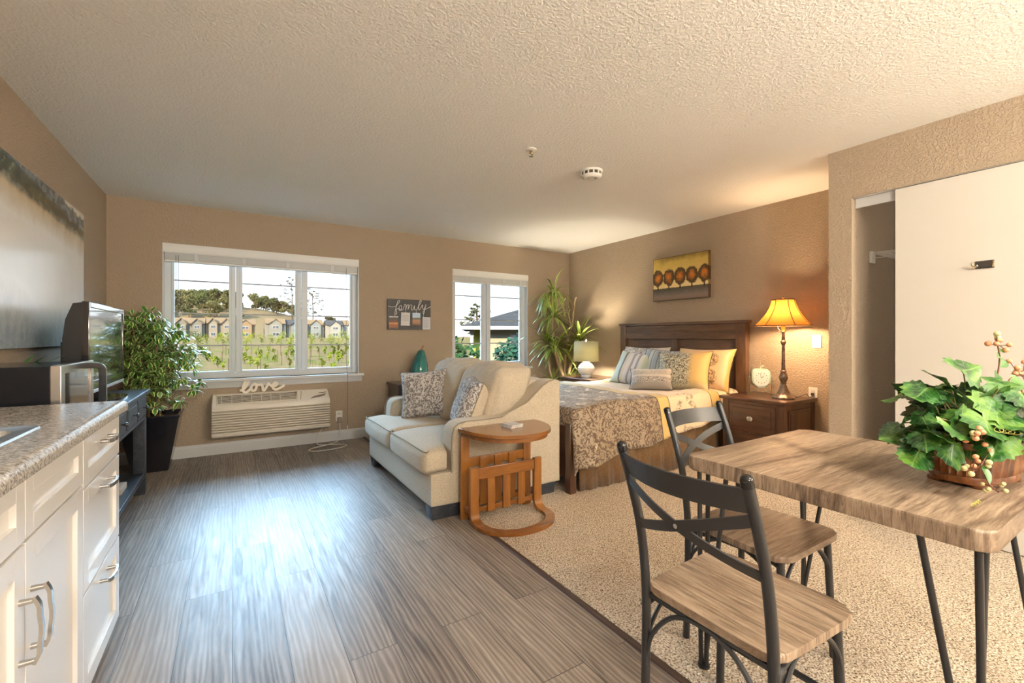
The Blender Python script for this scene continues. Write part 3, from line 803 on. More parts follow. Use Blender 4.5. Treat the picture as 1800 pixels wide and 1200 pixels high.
# console table
t = thing('console_table', 'distressed black console table with drawers under the television', 'console table', (-.74, 3.37, 0))
b = N(); box(b, -.955, -.53, 2.40, 4.34, .745, .775, .006); obj('tabletop', b, M['blackwood'], t)
b = N(); box(b, -.94, -.575, 2.43, 4.31, .56, .745); box(b, -.575, -.553, 2.43, 4.31, .56, .585); box(b, -.575, -.553, 2.43, 4.31, .735, .745)
for k in range(6): box(b, -.575, -.553, 2.43+k*.372-.001, 2.45+k*.372, .585, .735)
obj('apron', b, M['blackwood'], t)
for k in range(5):
    y0 = 2.455+k*.372; y1 = y0+.342
    b = N(); box(b, -.573, -.549, y0, y1, .59, .73, .003); box(b, -.549, -.545, y0+.022, y1-.022, .608, .712, .002); d = obj('drawer', b, M['blackwood'], t)
    b = N(); tube(b, [(-.546, (y0+y1)/2, .66), (-.53, (y0+y1)/2, .66), (-.522, (y0+y1)/2, .66), (-.512, (y0+y1)/2, .66)], [.005, .005, .014, .010], 12); obj('knob', b, M['black'], d)
for x0, y0 in ((-.94, 2.43), (-.94, 4.24), (-.62, 2.43), (-.62, 4.24)):
    b = N(); box(b, x0, x0+.07, y0, y0+.07, 0, .56, .003); obj('leg', b, M['blackwood'], t)
b = N(); box(b, -.935, -.555, 2.44, 4.30, .12, .16, .003); obj('shelf', b, M['blackwood'], t)
M['boxwhite'] = pm('white_card', (.72, .71, .68), .6)
b = N(); box(b, -.90, -.60, 3.42, 3.66, .1605, .235, .006); bx_ = single('storage_box', b, M['boxwhite'], 'white storage box on the console lower shelf', 'box')
b = N(); box(b, -.86, -.60, 3.72, 3.90, .1605, .20, .004); single('storage_box', b, pm('pale_wood_box', (.50, .40, .30), .5), 'low pale box behind the white one on the console shelf', 'box')

# microwave
t = thing('microwave', 'black and stainless steel microwave oven beside the worktop', 'microwave', (-.75, 2.65, .775))
b = N(); box(b, -.94, -.600, 2.42, 2.89, .787, 1.052, .004); obj('casing', b, pm('gloss_black_casing', (.010, .011, .014), .10, spec=.22), t)
b = N()
for x in (-.9, -.64):
    for y in (2.46, 2.85): lathe(b, [(.015, .7755), (.015, .788)], (x, y, 0), 10)
obj('foot', b, M['blackplastic'], t)
b = N()
for s in ((2.415, 2.465, .785, 1.055), (2.845, 2.895, .785, 1.055), (2.465, 2.845, .785, .82), (2.465, 2.845, 1.02, 1.055)): box(b, -.600, -.568, s[0], s[1], s[2], s[3], .003)
dr = obj('door', b, M['steel'], t)
b = N(); box(b, -.600, -.574, 2.465, 2.845, .82, 1.02); obj('door_glass', b, M['screen'], dr, smooth=False)
b = N(); band(b, catmull([(-.57, 2.76, .80), (-.535, 2.76, .80), (-.514, 2.76, .815), (-.511, 2.76, .90), (-.511, 2.76, 1.005), (-.516, 2.76, 1.028), (-.535, 2.76, 1.036), (-.57, 2.76, 1.036)], 4), .026, .016, (0, 1, 0))
obj('handle', b, pm('dark_gloss_handle', (.03, .032, .036), .15, .4, coat=.6), dr)
b = N(); box(b, -.66, -.63, 2.416, 2.421, .89, .905, .002); obj('latch_badge', b, M['chrome'], t)

# small plant behind the microwave
t = thing('small_plant', 'tiny green plant peeking up behind the microwave', 'plant', (-.925, 3.02, .7755), local=True)
b = N(); lathe(b, [(.022, 0), (.030, .10), (.027, .10), (.025, .088)], seg=14); obj('pot', b, M['boxwhite'], t)
b = N()
def leaf(bm, base, d, up, L, W, droop=.4, seg=4, fold=.25, shape=None, mi=0):
    uvl = bm.loops.layers.uv.get('UV') or bm.loops.layers.uv.new('UV')
    d = Vector(d).normalized(); up = Vector(up); side = d.cross(up)
    if side.length < 1e-4: side = d.orthogonal()
    side.normalize(); nrm = side.cross(d); rows = []; p = Vector(base); cur = d.copy()
    for i in range(seg+1):
        t_ = i/seg; w_ = W*(shape(t_) if shape else math.sin(PI*min(.999, .06+.94*t_**.8))**.8)
        k = nrm*fold*w_
        rows.append([bm.verts.new(p+side*w_/2+k), bm.verts.new(p), bm.verts.new(p-side*w_/2+k)])
        cur = (cur-Vector((0, 0, droop/seg))).normalized(); p = p+cur*L/seg
    for i in range(seg):
        for a in (0, 1):
            f = bm.faces.new((rows[i][a], rows[i][a+1], rows[i+1][a+1], rows[i+1][a])); f.material_index = mi
            for l, uv in zip(f.loops, ((a*.5, i/seg), (a*.5+.5, i/seg), (a*.5+.5, (i+1)/seg), (a*.5, (i+1)/seg))): l[uvl].uv = uv
M['leaf'] = leafmat('green_leaf', (.02, .10, .015), (.07, .22, .03))
for k in range(12):
    a = k*2.4; leaf(b, (0, 0, .09), (math.cos(a)*.5, math.sin(a)*.5, 1), (math.cos(a), math.sin(a), -.3), .22+.05*(k % 3), .03, .9, 5)
for v in b.verts: v.co.x = max(v.co.x, -.028)
obj('foliage', b, M['leaf'], t)

# television
t = thing('television', 'flat television with glossy screen on the black console', 'television', (-.69, 3.715, .775))
y0, y1, z0, z1 = 3.26, 4.17, .868, 1.360
b = N(); prism(b, [(-.685, z0+.004), (-.685, z1-.004), (-.725, z1-.012), (-.755, z1-.10), (-.765, z1-.20), (-.765, z0+.06), (-.735, z0+.01)], 'y', y0+.004, y1-.004, .004); obj('back_shell', b, M['blackplastic'], t)
b = N(); box(b, -.79, -.76, y0+.08, y1-.08, z0+.06, z1-.22, .004); obj('rear_housing', b, M['blackplastic'], t)
b = N(); m_ = .032
for s in ((y0, y0+m_, z0, z1), (y1-m_, y1, z0, z1), (y0+m_, y1-m_, z1-m_, z1), (y0+m_, y1-m_, z0, z0+.055)): box(b, -.690, -.658, s[0], s[1], s[2], s[3], .004)
obj('bezel', b, pm('glossy_black_bezel', (.012, .012, .014), .06, coat=1), t)
b = N(); box(b, -.684, -.663, y0+m_, y1-m_, z0+.055, z1-m_); obj('screen', b, M['screen'], t, smooth=False)
b = N(); box(b, -.671, -.656, y0+.01, y1-.01, z0-.016, z0+.006, .006); obj('speaker_bar', b, pm('silver_plastic', (.5, .51, .53), .3, .3), t)
b = N(); box(b, -.735, -.68, 3.62, 3.81, .79, .90, .01); obj('neck', b, M['blackplastic'], t)
b = N(); prism(b, [(-.72+.15*math.cos(a)*1.0, 3.715+.24*math.sin(a)) for a in [2*PI*k/32 for k in range(32)]], 'z', .7755, .792, .004); obj('base', b, pm('glossy_black_base', (.012, .012, .014), .08, coat=1), t)

# big landscape canvas on the left wall
def m_mist():
    m, t, bs = newmat('misty_valley_print'); g = G(t)
    c = g.co('Object'); x = g.xyz(c); u = g.m('DIVIDE', g.m('ADD', x[1], .85), 1.7); v = g.m('DIVIDE', x[2], .965)
    n1 = g.noise(g.co(scale=(1, 2.2, 2.2)), 2.2, 6, .62); n2 = g.noise(c, 18, 5, .7); n3 = g.noise(c, 5, 4, .6)
    j = g.m('MULTIPLY', g.m('SUBTRACT', n1, .5), .16); j2 = g.m('MULTIPLY', g.m('SUBTRACT', n2, .5), .06); jj = g.m('ADD', j, j2)
    sky = (.72, .69, .62)
    ridge = g.m('ADD', g.m('SUBTRACT', 1.12, g.m('MULTIPLY', u, .17)), jj)      # far wooded ridge descends to the right
    far = g.mix(g.step(n2, .5, .12), (.05, .08, .11), (.24, .28, .30))
    col = g.mix(g.step(v, ridge, .008), far, sky)
    r2 = g.m('ADD', g.m('SUBTRACT', 1.02, g.m('MULTIPLY', u, .155)), g.m('MULTIPLY', jj, .9))
    near = g.mix(g.step(n2, .52, .12), (.008, .018, .008), (.15, .16, .08))
    col = g.mix(g.step(v, r2, .012), near, col)
    r3 = g.m('ADD', g.m('SUBTRACT', .87, g.m('MULTIPLY', u, .07)), g.m('MULTIPLY', j, .5))
    field = g.mix(n3, (.40, .26, .09), (.62, .46, .20))
    col = g.mix(g.step(v, r3, .012), field, col)
    r4 = g.m('ADD', g.m('SUBTRACT', .80, g.m('MULTIPLY', u, .05)), g.m('MULTIPLY', n3, .10))
    fog = g.mix(n3, (.78, .83, .86), (.92, .93, .93))
    col = g.mix(g.step(v, g.m('SUBTRACT', r4, .04), .09), fog, col)
    r5 = g.m('ADD', g.m('SUBTRACT', .27, g.m('MULTIPLY', u, .24)), g.m('MULTIPLY', g.m('SUBTRACT', n3, .5), .25))
    tre = g.mix(n2, (.16, .24, .33), (.66, .74, .80))
    col = g.mix(g.step(v, r5, .13), tre, col)
    g.l(col, bs.inputs['Base Color']); bs.inputs['Roughness'].default_value = .22; bs.inputs['Specular IOR Level'].default_value = 1.0
    g.l(g.bump(g.noise(c, 500, 1), .1, .001), bs.inputs['Normal']); return m
b = N(); box(b, LX+.002, LX+.022, 2.80, 4.50, 1.108, 2.073, .002)
single('landscape_canvas', b, m_mist(), 'large misty valley landscape canvas on the wall above the television', 'wall art')

# ------------------------------------------------------------------ potted ficus
t = thing('potted_ficus', 'bushy variegated ficus in a tall square black planter', 'potted plant', (-.60, 5.02, 0), local=True)
b = N()
def sq(s, z): return [b.verts.new((sx*s, sy*s, z)) for sx, sy in ((-1, -1), (1, -1), (1, 1), (-1, 1))]
L_ = [sq(.115, 0), sq(.125, .01), sq(.205, .47), sq(.212, .475), sq(.212, .49), sq(.190, .49), sq(.186, .44)]
b.faces.new(L_[0][::-1]); b.faces.new(L_[-1])
for i in range(6):
    for k in range(4): b.faces.new((L_[i][k], L_[i][(k+1) % 4], L_[i+1][(k+1) % 4], L_[i+1][k]))
obj('planter', b, pm('gloss_black_planter', (.010, .010, .013), .18, coat=.4), t, smooth=False)
b = N(); box(b, -.187, .187, -.187, .187, .44, .455); obj('soil', b, M['soil'], t, smooth=False)
b = N(); rn = random.Random(4); tips = []
for k in range(6):
    a = k*1.05; p = [Vector((.05*math.cos(a), .05*math.sin(a), .45))]
    for s in range(1, 6):
        q = s/5; p.append(Vector(((.04+.15*q)*math.cos(a+q*.9)+rn.uniform(-.015, .015), (.04+.11*q)*math.sin(a+q*.9), .45+q*(.66+.28*((k*3) % 5)/5))))
    P = catmull(p, 3); tube(b, P, [.010-.007*i/len(P) for i in range(len(P))], 6)
    for i in range(4, len(P)):
        tips.append((P[i], a, i/len(P)))
for i in range(120):
    p, a, q = tips[rn.randrange(len(tips))]; a2 = rn.uniform(0, 2*PI); l = rn.uniform(.06, .23)*(1.12-.55*abs(q-.42))
    e_ = p+Vector((math.cos(a2)*l, math.sin(a2)*l*.75, rn.uniform(-.12, .16)))
    if abs(e_.y) > .24: e_.y *= .24/abs(e_.y)
    tube(b, [p, (p+e_)/2+Vector((0, 0, .02)), e_], [.003, .0025, .0015], 4); tips.append((e_, a2, q))
obj('stems', b, M['stemwood'], t)
b = N()
for p, a, q in tips[-120:]+tips[:60]:
    for k in range(13):
        d = Vector((rn.gauss(0, 1), rn.gauss(0, 1)*.8, rn.gauss(.1, .55))); d.normalize()
        s = p+d*rn.uniform(0, .035)
        if s.y > .2: s.y = .2-rn.uniform(0, .06)
        if d.y > 0 and s.y > .12: d.y *= -.4
        leaf(b, s, d, (0, 0, 1), rn.uniform(.055, .082), rn.uniform(.032, .045), rn.uniform(.5, 1.3), 3, .18)
for v in b.verts: v.co.x = max(v.co.x, -.345)
obj('foliage', b, leafmat('variegated_ficus_leaf', (.015, .12, .012), (.09, .30, .03), (.70, .76, .32), .3), t)

# ------------------------------------------------------------------ air conditioner, sign, outlet, cord
t = thing('air_conditioner', 'white ribbed wall air conditioner below the wide window', 'air conditioner', (.36, 5.22, .17))
ac = pm('off_white_ac_plastic', (.72, .67, .58), .4); acd = pm('dark_ac_gap', (.10, .085, .07), .7)
x0, x1 = -.172, .893
b = N()
pf = [(5.318, .185), (5.165, .185), (5.135, .20), (5.128, .215)]
nr = 9
zz0, zz1 = .225, .445
for k in range(nr):
    za = zz0+(zz1-zz0)*k/nr; h = (zz1-zz0)/nr
    pf += [(5.128, za), (5.118, za+.004), (5.118, za+h*.56), (5.124, za+h*.62), (5.158, za+h*.66), (5.158, za+h*.97)]
pf += [(5.124, .447), (5.118, .452), (5.118, .478), (5.126, .494), (5.140, .502), (5.275, .592), (5.318, .596)]
prism(b, pf, 'x', x0, x1, .010, 2)
obj('housing', b, ac, t, ang=30)
def slope(x, s, lift=0):       # point on the slanted top, s 0 front .. 1 back
    return Vector((x, 5.140+.135*s, .502+.090*s))+Vector((0, -.55, .83))*lift
b = N(); A = [slope(x, s, .0015) for x, s in ((x0+.05, .12), (.56, .12), (.58, .90), (x0+.045, .90))]
vv = [b.verts.new(p) for p in A]+[b.verts.new(p-Vector((0, -.55, .83))*.001) for p in A]
b.faces.new(vv[:4]); b.faces.new(vv[4:][::-1])
for k in range(4): b.faces.new((vv[k], vv[(k+1) % 4], vv[4+(k+1) % 4], vv[4+k]))
gr = obj('grille_recess', b, acd, t, smooth=False)
b = N()
for k in range(7):
    s = .16+.70*k/6; tube(b, [slope(x0+.05, s, .005), slope(.565, s, .005)], .0032, 6)
for k in range(7):
    x = x0+.06+.085*k*1.0+.02; tube(b, [slope(x, .12, .006), slope(x, .9, .006)], .0022, 6)
obj('louver', b, ac, t)
b = N(); ed = [slope(x, s, .005) for x, s in ((x0+.04, .08), (.57, .08), (.588, .94), (x0+.04, .94))]
tube(b, ed, .005, 6, closed=True); obj('grille_rim', b, ac, t)
b = N(); P = [slope(.70, .12, .003), slope(.73, .30, .003), slope(.78, .42, .003), slope(.84, .50, .003), slope(.865, .62, .003)]
Q = [slope(.70, .10, .003), slope(.75, .16, .003), slope(.80, .22, .003), slope(.845, .32, .003), slope(.868, .60, .003)]
vp = [b.verts.new(p) for p in P]; vq = [b.verts.new(p) for p in Q]
for k in range(4): b.faces.new((vq[k], vq[k+1], vp[k+1], vp[k]))
tube(b, [slope(.79, .62, .003), slope(.84, .63, .003), slope(.868, .70, .003)], .003, 5)
obj('control_flap', b, pm('brown_grey_flap', (.22, .17, .12), .4), t)
b = N(); tube(b, [slope(.605, .08, .002), slope(.625, .92, .002)], .0015, 4); obj('panel_seam', b, acd, t)

def script(bm, pts, plane, wv, th, n=5, r=None):
    P = catmull(pts, n)
    if r: tube(bm, P, r, 6)
    else: band(bm, P, wv, th, plane)
M['signwood'] = pm('whitewashed_plywood', (.86, .80, .68), .6)
# love: pixel-free letter outline in sign units (x 0..1, z 0..1)
LV = [(.0, .16), (.07, .22), (.135, .45), (.185, .75), (.20, .95), (.16, .98), (.115, .75), (.075, .40), (.075, .12), (.13, .03), (.19, .12), (.235, .30),
      (.27, .50), (.33, .58), (.36, .40), (.33, .16), (.275, .12), (.245, .30), (.27, .50), (.33, .57), (.40, .50), (.46, .54), (.49, .40), (.505, .15), (.53, .10), (.57, .28), (.615, .55), (.63, .58), (.665, .46), (.72, .36),
      (.79, .42), (.82, .55), (.775, .63), (.73, .50), (.725, .25), (.78, .12), (.87, .20), (.99, .42)]
b = N(); P = catmull([(.06+.41*x, 5.297-.0006*i_k, .600+.142*z) for i_k, (x, z) in enumerate(LV)], 5)
band(b, P, .024, .010, (0, 1, 0))
single('love_sign', b, M['signwood'], 'cream wooden script sign reading love on the air conditioner', 'sign')

def outlet(name, label, c, nrm):
    t = thing(name, label, 'outlet' if 'outlet' in name else 'switch', c, local=True)
    if nrm == 'x': t.rotation_euler = (0, 0, -PI/2)
    b = N(); box(b, -.036, .036, -.007, 0, -.058, .058, .003); obj('cover_plate', b, M['boxwhite'], t); return t
t = outlet('wall_outlet', 'white wall outlet with a grey plug right of the air conditioner', (1.02, BY-.0005, .275), 'y')
for zz in (.025,):
    b = N(); box(b, -.018, .018, -.0085, -.006, zz-.014, zz+.014, .001); obj('socket', b, M['trim'], t)
t = thing('power_cord', 'white power cord coiled on the floor from the outlet to the air conditioner', 'cord', (.95, 5.15, 0))
b = N(); box(b, .998, 1.046, 5.27, 5.3115, .20, .262, .006); obj('plug', b, pm('grey_plug', (.30, .25, .2), .5), t)
b = N(); tube(b, catmull([(.84, 5.24, .186), (.80, 5.23, .12), (.775, 5.215, .03), (.79, 5.17, .006), (.90, 5.12, .005), (1.0, 5.08, .005), (1.04, 5.0, .005), (.93, 4.92, .005), (.74, 4.90, .005), (.66, 4.97, .005), (.72, 5.06, .005), (.88, 5.12, .011), (.99, 5.22, .02), (1.02, 5.27, .10), (1.022, 5.285, .2)], 6), .0045, 6); obj('cable', b, M['whitecord'], t)

# family board
t = thing('family_board', 'dark grey memo board with wire lettering reading family', 'memo board', (1.838, BY-.01, 1.255))
b = N(); box(b, 1.564, 2.112, BY-.020, BY-.001, 1.255, 1.625, .002); obj('board', b, pm('charcoal_painted_wood', (.045, .046, .048), .55, c2=(.08, .082, .085), sc=9, st=(.2, 1, 1)), t)
FA = [(150, 390), (240, 410), (320, 395), (345, 350), (365, 285), (395, 265), (410, 285), (380, 330), (340, 380), (325, 430), (310, 500), (300, 550), (325, 572), (345, 535), (325, 470), (350, 455), (385, 440), (392, 470), (415, 490), (440, 470), (455, 420), (450, 385), (420, 383), (397, 415), (400, 455), (425, 480), (455, 480), (480, 472), (500, 430), (520, 370), (540, 345), (555, 375), (548, 440), (552, 480), (558, 420), (585, 365), (610, 360), (608, 420), (600, 465), (622, 420), (650, 370), (680, 365), (690, 385), (680, 440), (692, 480), (720, 465), (740, 410), (755, 380), (750, 430), (760, 470), (790, 480), (820, 450), (850, 380), (870, 300), (895, 260), (915, 280), (890, 330), (858, 385), (846, 440), (862, 475), (890, 450), (920, 400), (940, 365), (950, 385), (945, 430), (965, 465), (990, 440), (1015, 390), (1028, 350), (1015, 400), (1000, 450), (985, 520), (970, 562), (955, 535), (975, 495), (1010, 465), (1080, 435), (1150, 405)]
def bd(x, y):
    f = (x-135)/1010; top = 225+40*f; bot = 910+20*f
    return (1.564+.548*f, 1.625-.37*(y-top)/(bot-top))
b = N(); script(b, [(bd(x, y)[0], BY-.0245, bd(x, y)[1]) for x, y in FA], None, 0, 0, 4, .0032); wr = obj('wire_lettering', b, pm('white_wire', (.75, .75, .74), .4), t)
def card(x0, x1, y0, y1, m_, name, label, tilt=0):
    a, zt = bd(x0, y0); c, zb = bd(x1, y1)
    b = N(); box(b, a, c, BY-.0245, BY-.0225, zb, zt)
    if tilt: bmesh.ops.rotate(b, verts=b.verts[:], cent=((a+c)/2, BY, zt), matrix=Matrix.Rotation(tilt, 3, 'Y'))
    return tag(center(obj(name, b, m_, smooth=False)), label, 'card' if name == 'note_card' else 'photo', 'cards clipped to the family board'), (a, c, zb, zt)
def m_photo(stops, seed):
    m, tt, bs = newmat('printed_photo'); g = G(tt); v = g.xyz(g.co('Generated'))
    n_ = g.noise(g.co('Object'), 45, 3); k = g.m('ADD', v[2], g.m('MULTIPLY', g.m('SUBTRACT', n_, .5), .22))
    g.l(g.ramp(k, stops), bs.inputs['Base Color']); bs.inputs['Roughness'].default_value = .4; return m
M['paper'] = pm('white_paper', (.62, .62, .63), .7); M['ink'] = pm('dark_ink', (.05, .05, .055), .6)
for x0, x1, y0, y1, m_, nm, lb, tl, kn in (
        (172, 375, 612, 900, m_photo([(0, (.03, .02, .01)), (.18, (.30, .10, .03)), (.3, (.25, .05, .015)), (.45, (.55, .24, .06)), (.55, (.10, .03, .01)), (.86, (.02, .015, .015)), (1, (.75, .74, .72))], 1), 'photo_card', 'dark photo of a wooden sign clipped lowest on the family board', 0, (300, 560)),
        (445, 650, 532, 830, M['paper'], 'note_card', 'white note with three handwritten lines on the family board', .03, (548, 480)),
        (705, 892, 540, 832, m_photo([(0, (.05, .04, .03)), (.2, (.35, .18, .10)), (.45, (.42, .24, .15)), (.55, (.07, .08, .06)), (.66, (.5, .62, .75)), (1, (.42, .60, .80))], 2), 'photo_card', 'colour photo of people under blue sky on the family board', 0, (795, 480)),
        (945, 1135, 638, 925, pm('pale_blue_paper', (.56, .57, .62), .7), 'note_card', 'pale lined note at the lower corner of the family board', 0, (968, 562))):
    o, (a, c, zb, zt) = card(x0, x1, y0, y1, m_, nm, lb, tl)
    if nm == 'note_card':
        b = N(); w_ = c-a
        rows = (.74, .58, .42) if 'three' in lb else [.80-.09*k for k in range(8)]
        for k, f in enumerate(rows):
            P = []
            nn = 26
            for i in range(nn+1): P.append((a+w_*(.16+.66*i/nn*(1 if 'three' in lb else .9-.2*(k % 3 == 2)))-o.location.x, -.0016, zb+(zt-zb)*f+(.009 if 'three' in lb else .003)*math.sin(i*2.3+k)*(.5+.5*math.sin(i*.9+k*2))-o.location.z))
            tube(b, P, .0011 if 'three' in lb else .0006, 4)
        obj('handwriting', b, M['ink'], o)
    b = N(); kx, kz = bd(*kn); tube(b, [(kx, BY-.0255, kz), (kx, BY-.0265, zt-.004)], .0018, 5); box(b, kx-.006, kx+.006, BY-.029, BY-.0248, zt-.012, zt+.002, .001)
    obj('clip', b, M['boxwhite'], t)

# dark side cabinet behind the sofa, gourd and small box
t = thing('side_cabinet', 'dark wood end table in the gap behind the sofa', 'end table', (1.82, 5.09, 0))
M['plum'] = wood('dark_plum_wood', (.028, .012, .012), (.065, .028, .026), 'x', .3, .4)
b = N(); box(b, 1.545, 2.06, 4.89, 5.285, .612, .636, .005); obj('top', b, M['plum'], t)
b = N(); box(b, 1.57, 2.035, 4.925, 5.275, .10, .612, .004); obj('body', b, M['plum'], t)
b = N(); box(b, 1.60, 2.005, 4.913, 4.925, .46, .595, .003); box(b, 1.62, 1.985, 4.909, 4.914, .478, .578, .002); d = obj('drawer', b, M['plum'], t)
b = N(); lathe(b, [(.004, 0), (.006, .012), (.014, .018), (.010, .026)], (0, 0, 0), 12); bmesh.ops.rotate(b, verts=b.verts[:], cent=(0, 0, 0), matrix=Matrix.Rotation(PI/2, 3, 'X')); bmesh.ops.translate(b, verts=b.verts[:], vec=(1.80, 4.909, .53)); obj('knob', b, M['chrome'], d)
for x in (1.575, 1.99):
    for y in (4.93, 5.23): b = N(); box(b, x, x+.04, y, y+.04, .0, .10, .003); obj('leg', b, M['plum'], t)
t = thing('teal_gourd', 'tall teal glazed gourd with brown stem on the dark end table', 'ornament', (1.87, 5.07, .6365), local=True)
b = N(); lathe(b, [(.02, 0), (.075, .004), (.098, .05), (.108, .11), (.100, .18), (.080, .25), (.056, .32), (.040, .36), (.030, .372), (.008, .373)], seg=72, fn=lambda a, z: 1+.055*abs(math.sin(a*4.5))-.03)
for v in b.verts: v.co.x += .055*(v.co.z/.37)**2*.6
obj('body', b, M['teal'], t, ang=60)
b = N(); tube(b, [(.032, 0, .368), (.036, 0, .385), (.045, 0, .405), (.058, .0, .425)], [.016, .009, .008, .011], 10); obj('stem', b, M['stemwood'], t)
b = N(); box(b, 1.70, 1.775, 5.02, 5.09, .6365, .675, .004); single('candle_box', b, M['boxwhite'], 'small white box beside the teal gourd', 'box')

# ------------------------------------------------------------------ loveseat
t = thing('loveseat', 'oatmeal upholstered loveseat with sloping arms in the middle of the room', 'sofa', (1.57, 3.40, 0))
YN, YF = 2.645, 4.155
b = N(); softbox(b, 1.055, 2.06, YN+.005, YF-.005, .085, .300, .018, (.004, .004, 0), 8, .001); obj('base', b, M['sofa'], t)
armp = [(1.205, .085), (1.205, .47), (1.208, .53), (1.222, .575), (1.25, .598), (1.30, .606), (1.45, .605), (1.57, .607), (1.64, .618), (1.71, .645), (1.79, .698), (1.87, .762), (1.93, .808), (1.98, .836), (2.03, .848), (2.075, .845), (2.088, .83), (2.088, .085)]
for y0, y1, out in ((YN, YN+.175, -1), (YF-.175, YF, 1)):
    b = N(); prism(b, armp, 'y', y0, y1, .022, 4); a = obj('arm', b, M['sofa'], t, ang=50)
    b = N(); yy = (y0 if out < 0 else y1)-out*.010
    tube(b, [(x, yy, z+.0) for x, z in [(1.201, .10), (1.201, .47), (1.205, .53), (1.219, .577), (1.249, .601), (1.30, .609), (1.45, .608), (1.57, .610), (1.64, .621), (1.71, .648), (1.79, .701), (1.87, .765), (1.93, .811), (1.98, .839), (2.03, .850)]], .0045, 6)
    obj('piping', b, M['piping'], a)
b = N(); softbox(b, 1.90, 2.087, YN+.165, YF-.165, .28, .845, .03, (.006, 0, 0), 6); obj('back', b, M['sofa'], t)
ym = (YN+YF)/2
for y0, y1, s in ((YN+.18, ym-.004, -1), (ym+.004, YF-.18, 1)):
    def wp(q, s=s, y0=y0, y1=y1):
        # T shaped front: the front 17 cm spreads over the arm fronts
        k = max(0, min(1, (1.215-q.x)/.02)); e_ = (q.y-y0)/(y1-y0) if s > 0 else (y1-q.y)/(y1-y0)
        q = q.copy(); q.y += s*.172*k*max(0, (e_-.55)/.45); q.z += -.010*max(0, (1.12-q.x)/.1); return q
    b = N(); softbox(b, 1.012, 1.80, y0, y1, .298, .452, .042, (.016, .006, .026), 16, .007, 5, wp, 3+s); c_ = obj('seat_cushion', b, M['sofa'], t, ang=70)
    b = N(); ya, yb = (y0-.172+.012, y1-.012) if s < 0 else (y0+.012, y1+.172-.012)
    tube(b, catmull([(1.05, ya+.004, .446), (1.024, ya+.02, .440), (1.014, (ya+yb)/2, .448), (1.024, yb-.02, .440), (1.05, yb-.004, .446)], 5), .0042, 6); obj('piping', b, M['piping'], c_)
for y0, y1, s in ((YN+.135, ym-.002, 1), (ym+.002, YF-.135, 2)):
    def wp(q):
        q = q.copy(); q.x += (q.z-.45)*.30-.02; 
        d = max(0, (q.z-.86)/.1); q.z += .010*d*math.sin(q.y*55+q.x*9); q.z -= .03*d*((q.y-(y0+y1)/2)/((y1-y0)/2))**2
        return q
    b = N(); softbox(b, 1.52, 1.83, y0, y1, .455, .955, .065, (.045, .022, .012), 24, .016, 6, wp, s*7); c_ = obj('back_cushion', b, M['sofa'], t, ang=75)
    b = N(); P = [(1.575, y0+.02, .50), (1.70, y0+.005, .78), (1.735, y0+.03, .905), (1.74, y0+.10, .935), (1.745, (y0+y1)/2, .962), (1.74, y1-.10, .935), (1.735, y1-.03, .905), (1.70, y1-.005, .78), (1.575, y1-.02, .50)]
    P = [(x+.0, y, z) for x, y, z in P]
for x0, y0 in ((1.075, YN+.02), (1.075, YF-.12), (1.83, YN+.02), (1.83, YF-.12)):
    b = N(); prism(b, [(x0, .0), (x0+.21, .0), (x0+.225, .087), (x0-.012, .087)], 'y', y0, y0+.10, .003); obj('foot', b, M['blackwood'], t)

def scatter(name, label, cat, wd, ht, th, at, nrm, mats, grp=None, roll=0, seed=0, pipe=None, up=(0, 0, 1), pinch=.09):
    o = obj(name, pillow(wd, ht, th, 18, .004, seed, pinch), mats, ang=80)
    o.matrix_world = frame_to(nrm, up, at) @ Matrix.Rotation(roll, 4, 'Z')
    tag(o, label, cat, grp)
    obj('piping', piping(wd, ht, .0038, 16, pinch), pipe or M['piping'], o)
    return o
scatter('throw_pillow', 'grey paisley throw pillow leaning against the far sofa arm', 'pillow', .42, .42, .17, (1.42, 3.70, .672), (-.50, -.80, .30), [M['paisley'], M['sofa']], None, .10, 1)
scatter('throw_pillow', 'throw pillow seen edge on with paisley front and plain beige back near the closest arm', 'pillow', .42, .42, .20, (1.49, 2.985, .660), (-.90, .26, .34), [M['paisley'], M['sofa']], None, -.06, 2)

# ------------------------------------------------------------------ bentwood side table
TX0, TX1, TY = 1.222, 1.815, 2.60
t = thing('side_table', 'cherry wood half round side table with magazine rack against the sofa arm', 'side table', (1.52, 2.45, 0))
def half(x0, x1, yb, dep, ex=2.3, n=28):
    c, a = (x0+x1)/2, (x1-x0)/2; pts = []
    for k in range(n+1):
        th = PI*k/n; cs, sn = math.cos(th), math.sin(th)
        pts.append((c+a*math.copysign(abs(cs)**(2/ex), cs), yb-dep*abs(sn)**(2/ex)))
    return pts
b = N(); prism(b, half(TX0, TX1, TY, .40), 'z', .563, .585, .005); obj('tabletop', b, M['cherry_x'], t)
b = N(); prism(b, half(TX0+.02, TX1-.02, TY-.005, .375), 'z', .535, .557, .004); obj('under_shelf', b, M['cherry_x'], t)
for x in (1.262, 1.738):
    b = N(); box(b, x-.03, x+.03, 2.575, 2.598, .0, .535, .004); obj('leg', b, M['cherry'], t)
b = N(); box(b, 1.292, 1.708, 2.578, 2.594, .33, .39, .003); obj('back_rail', b, M['cherry'], t)
b = N(); box(b, 1.292, 1.708, 2.578, 2.594, .07, .10, .003); obj('back_rail', b, M['cherry'], t)
for k in range(3):
    x = 1.39+.11*k; b = N(); box(b, x-.026, x+.026, 2.566, 2.578, .075, .385, .002); obj('back_slat', b, M['cherry'], t)
for x in (1.27, 1.73):
    b = N(); box(b, x-.022, x+.022, 2.49, 2.575, .06, .085, .002); obj('rack_floor', b, M['cherry'], t)
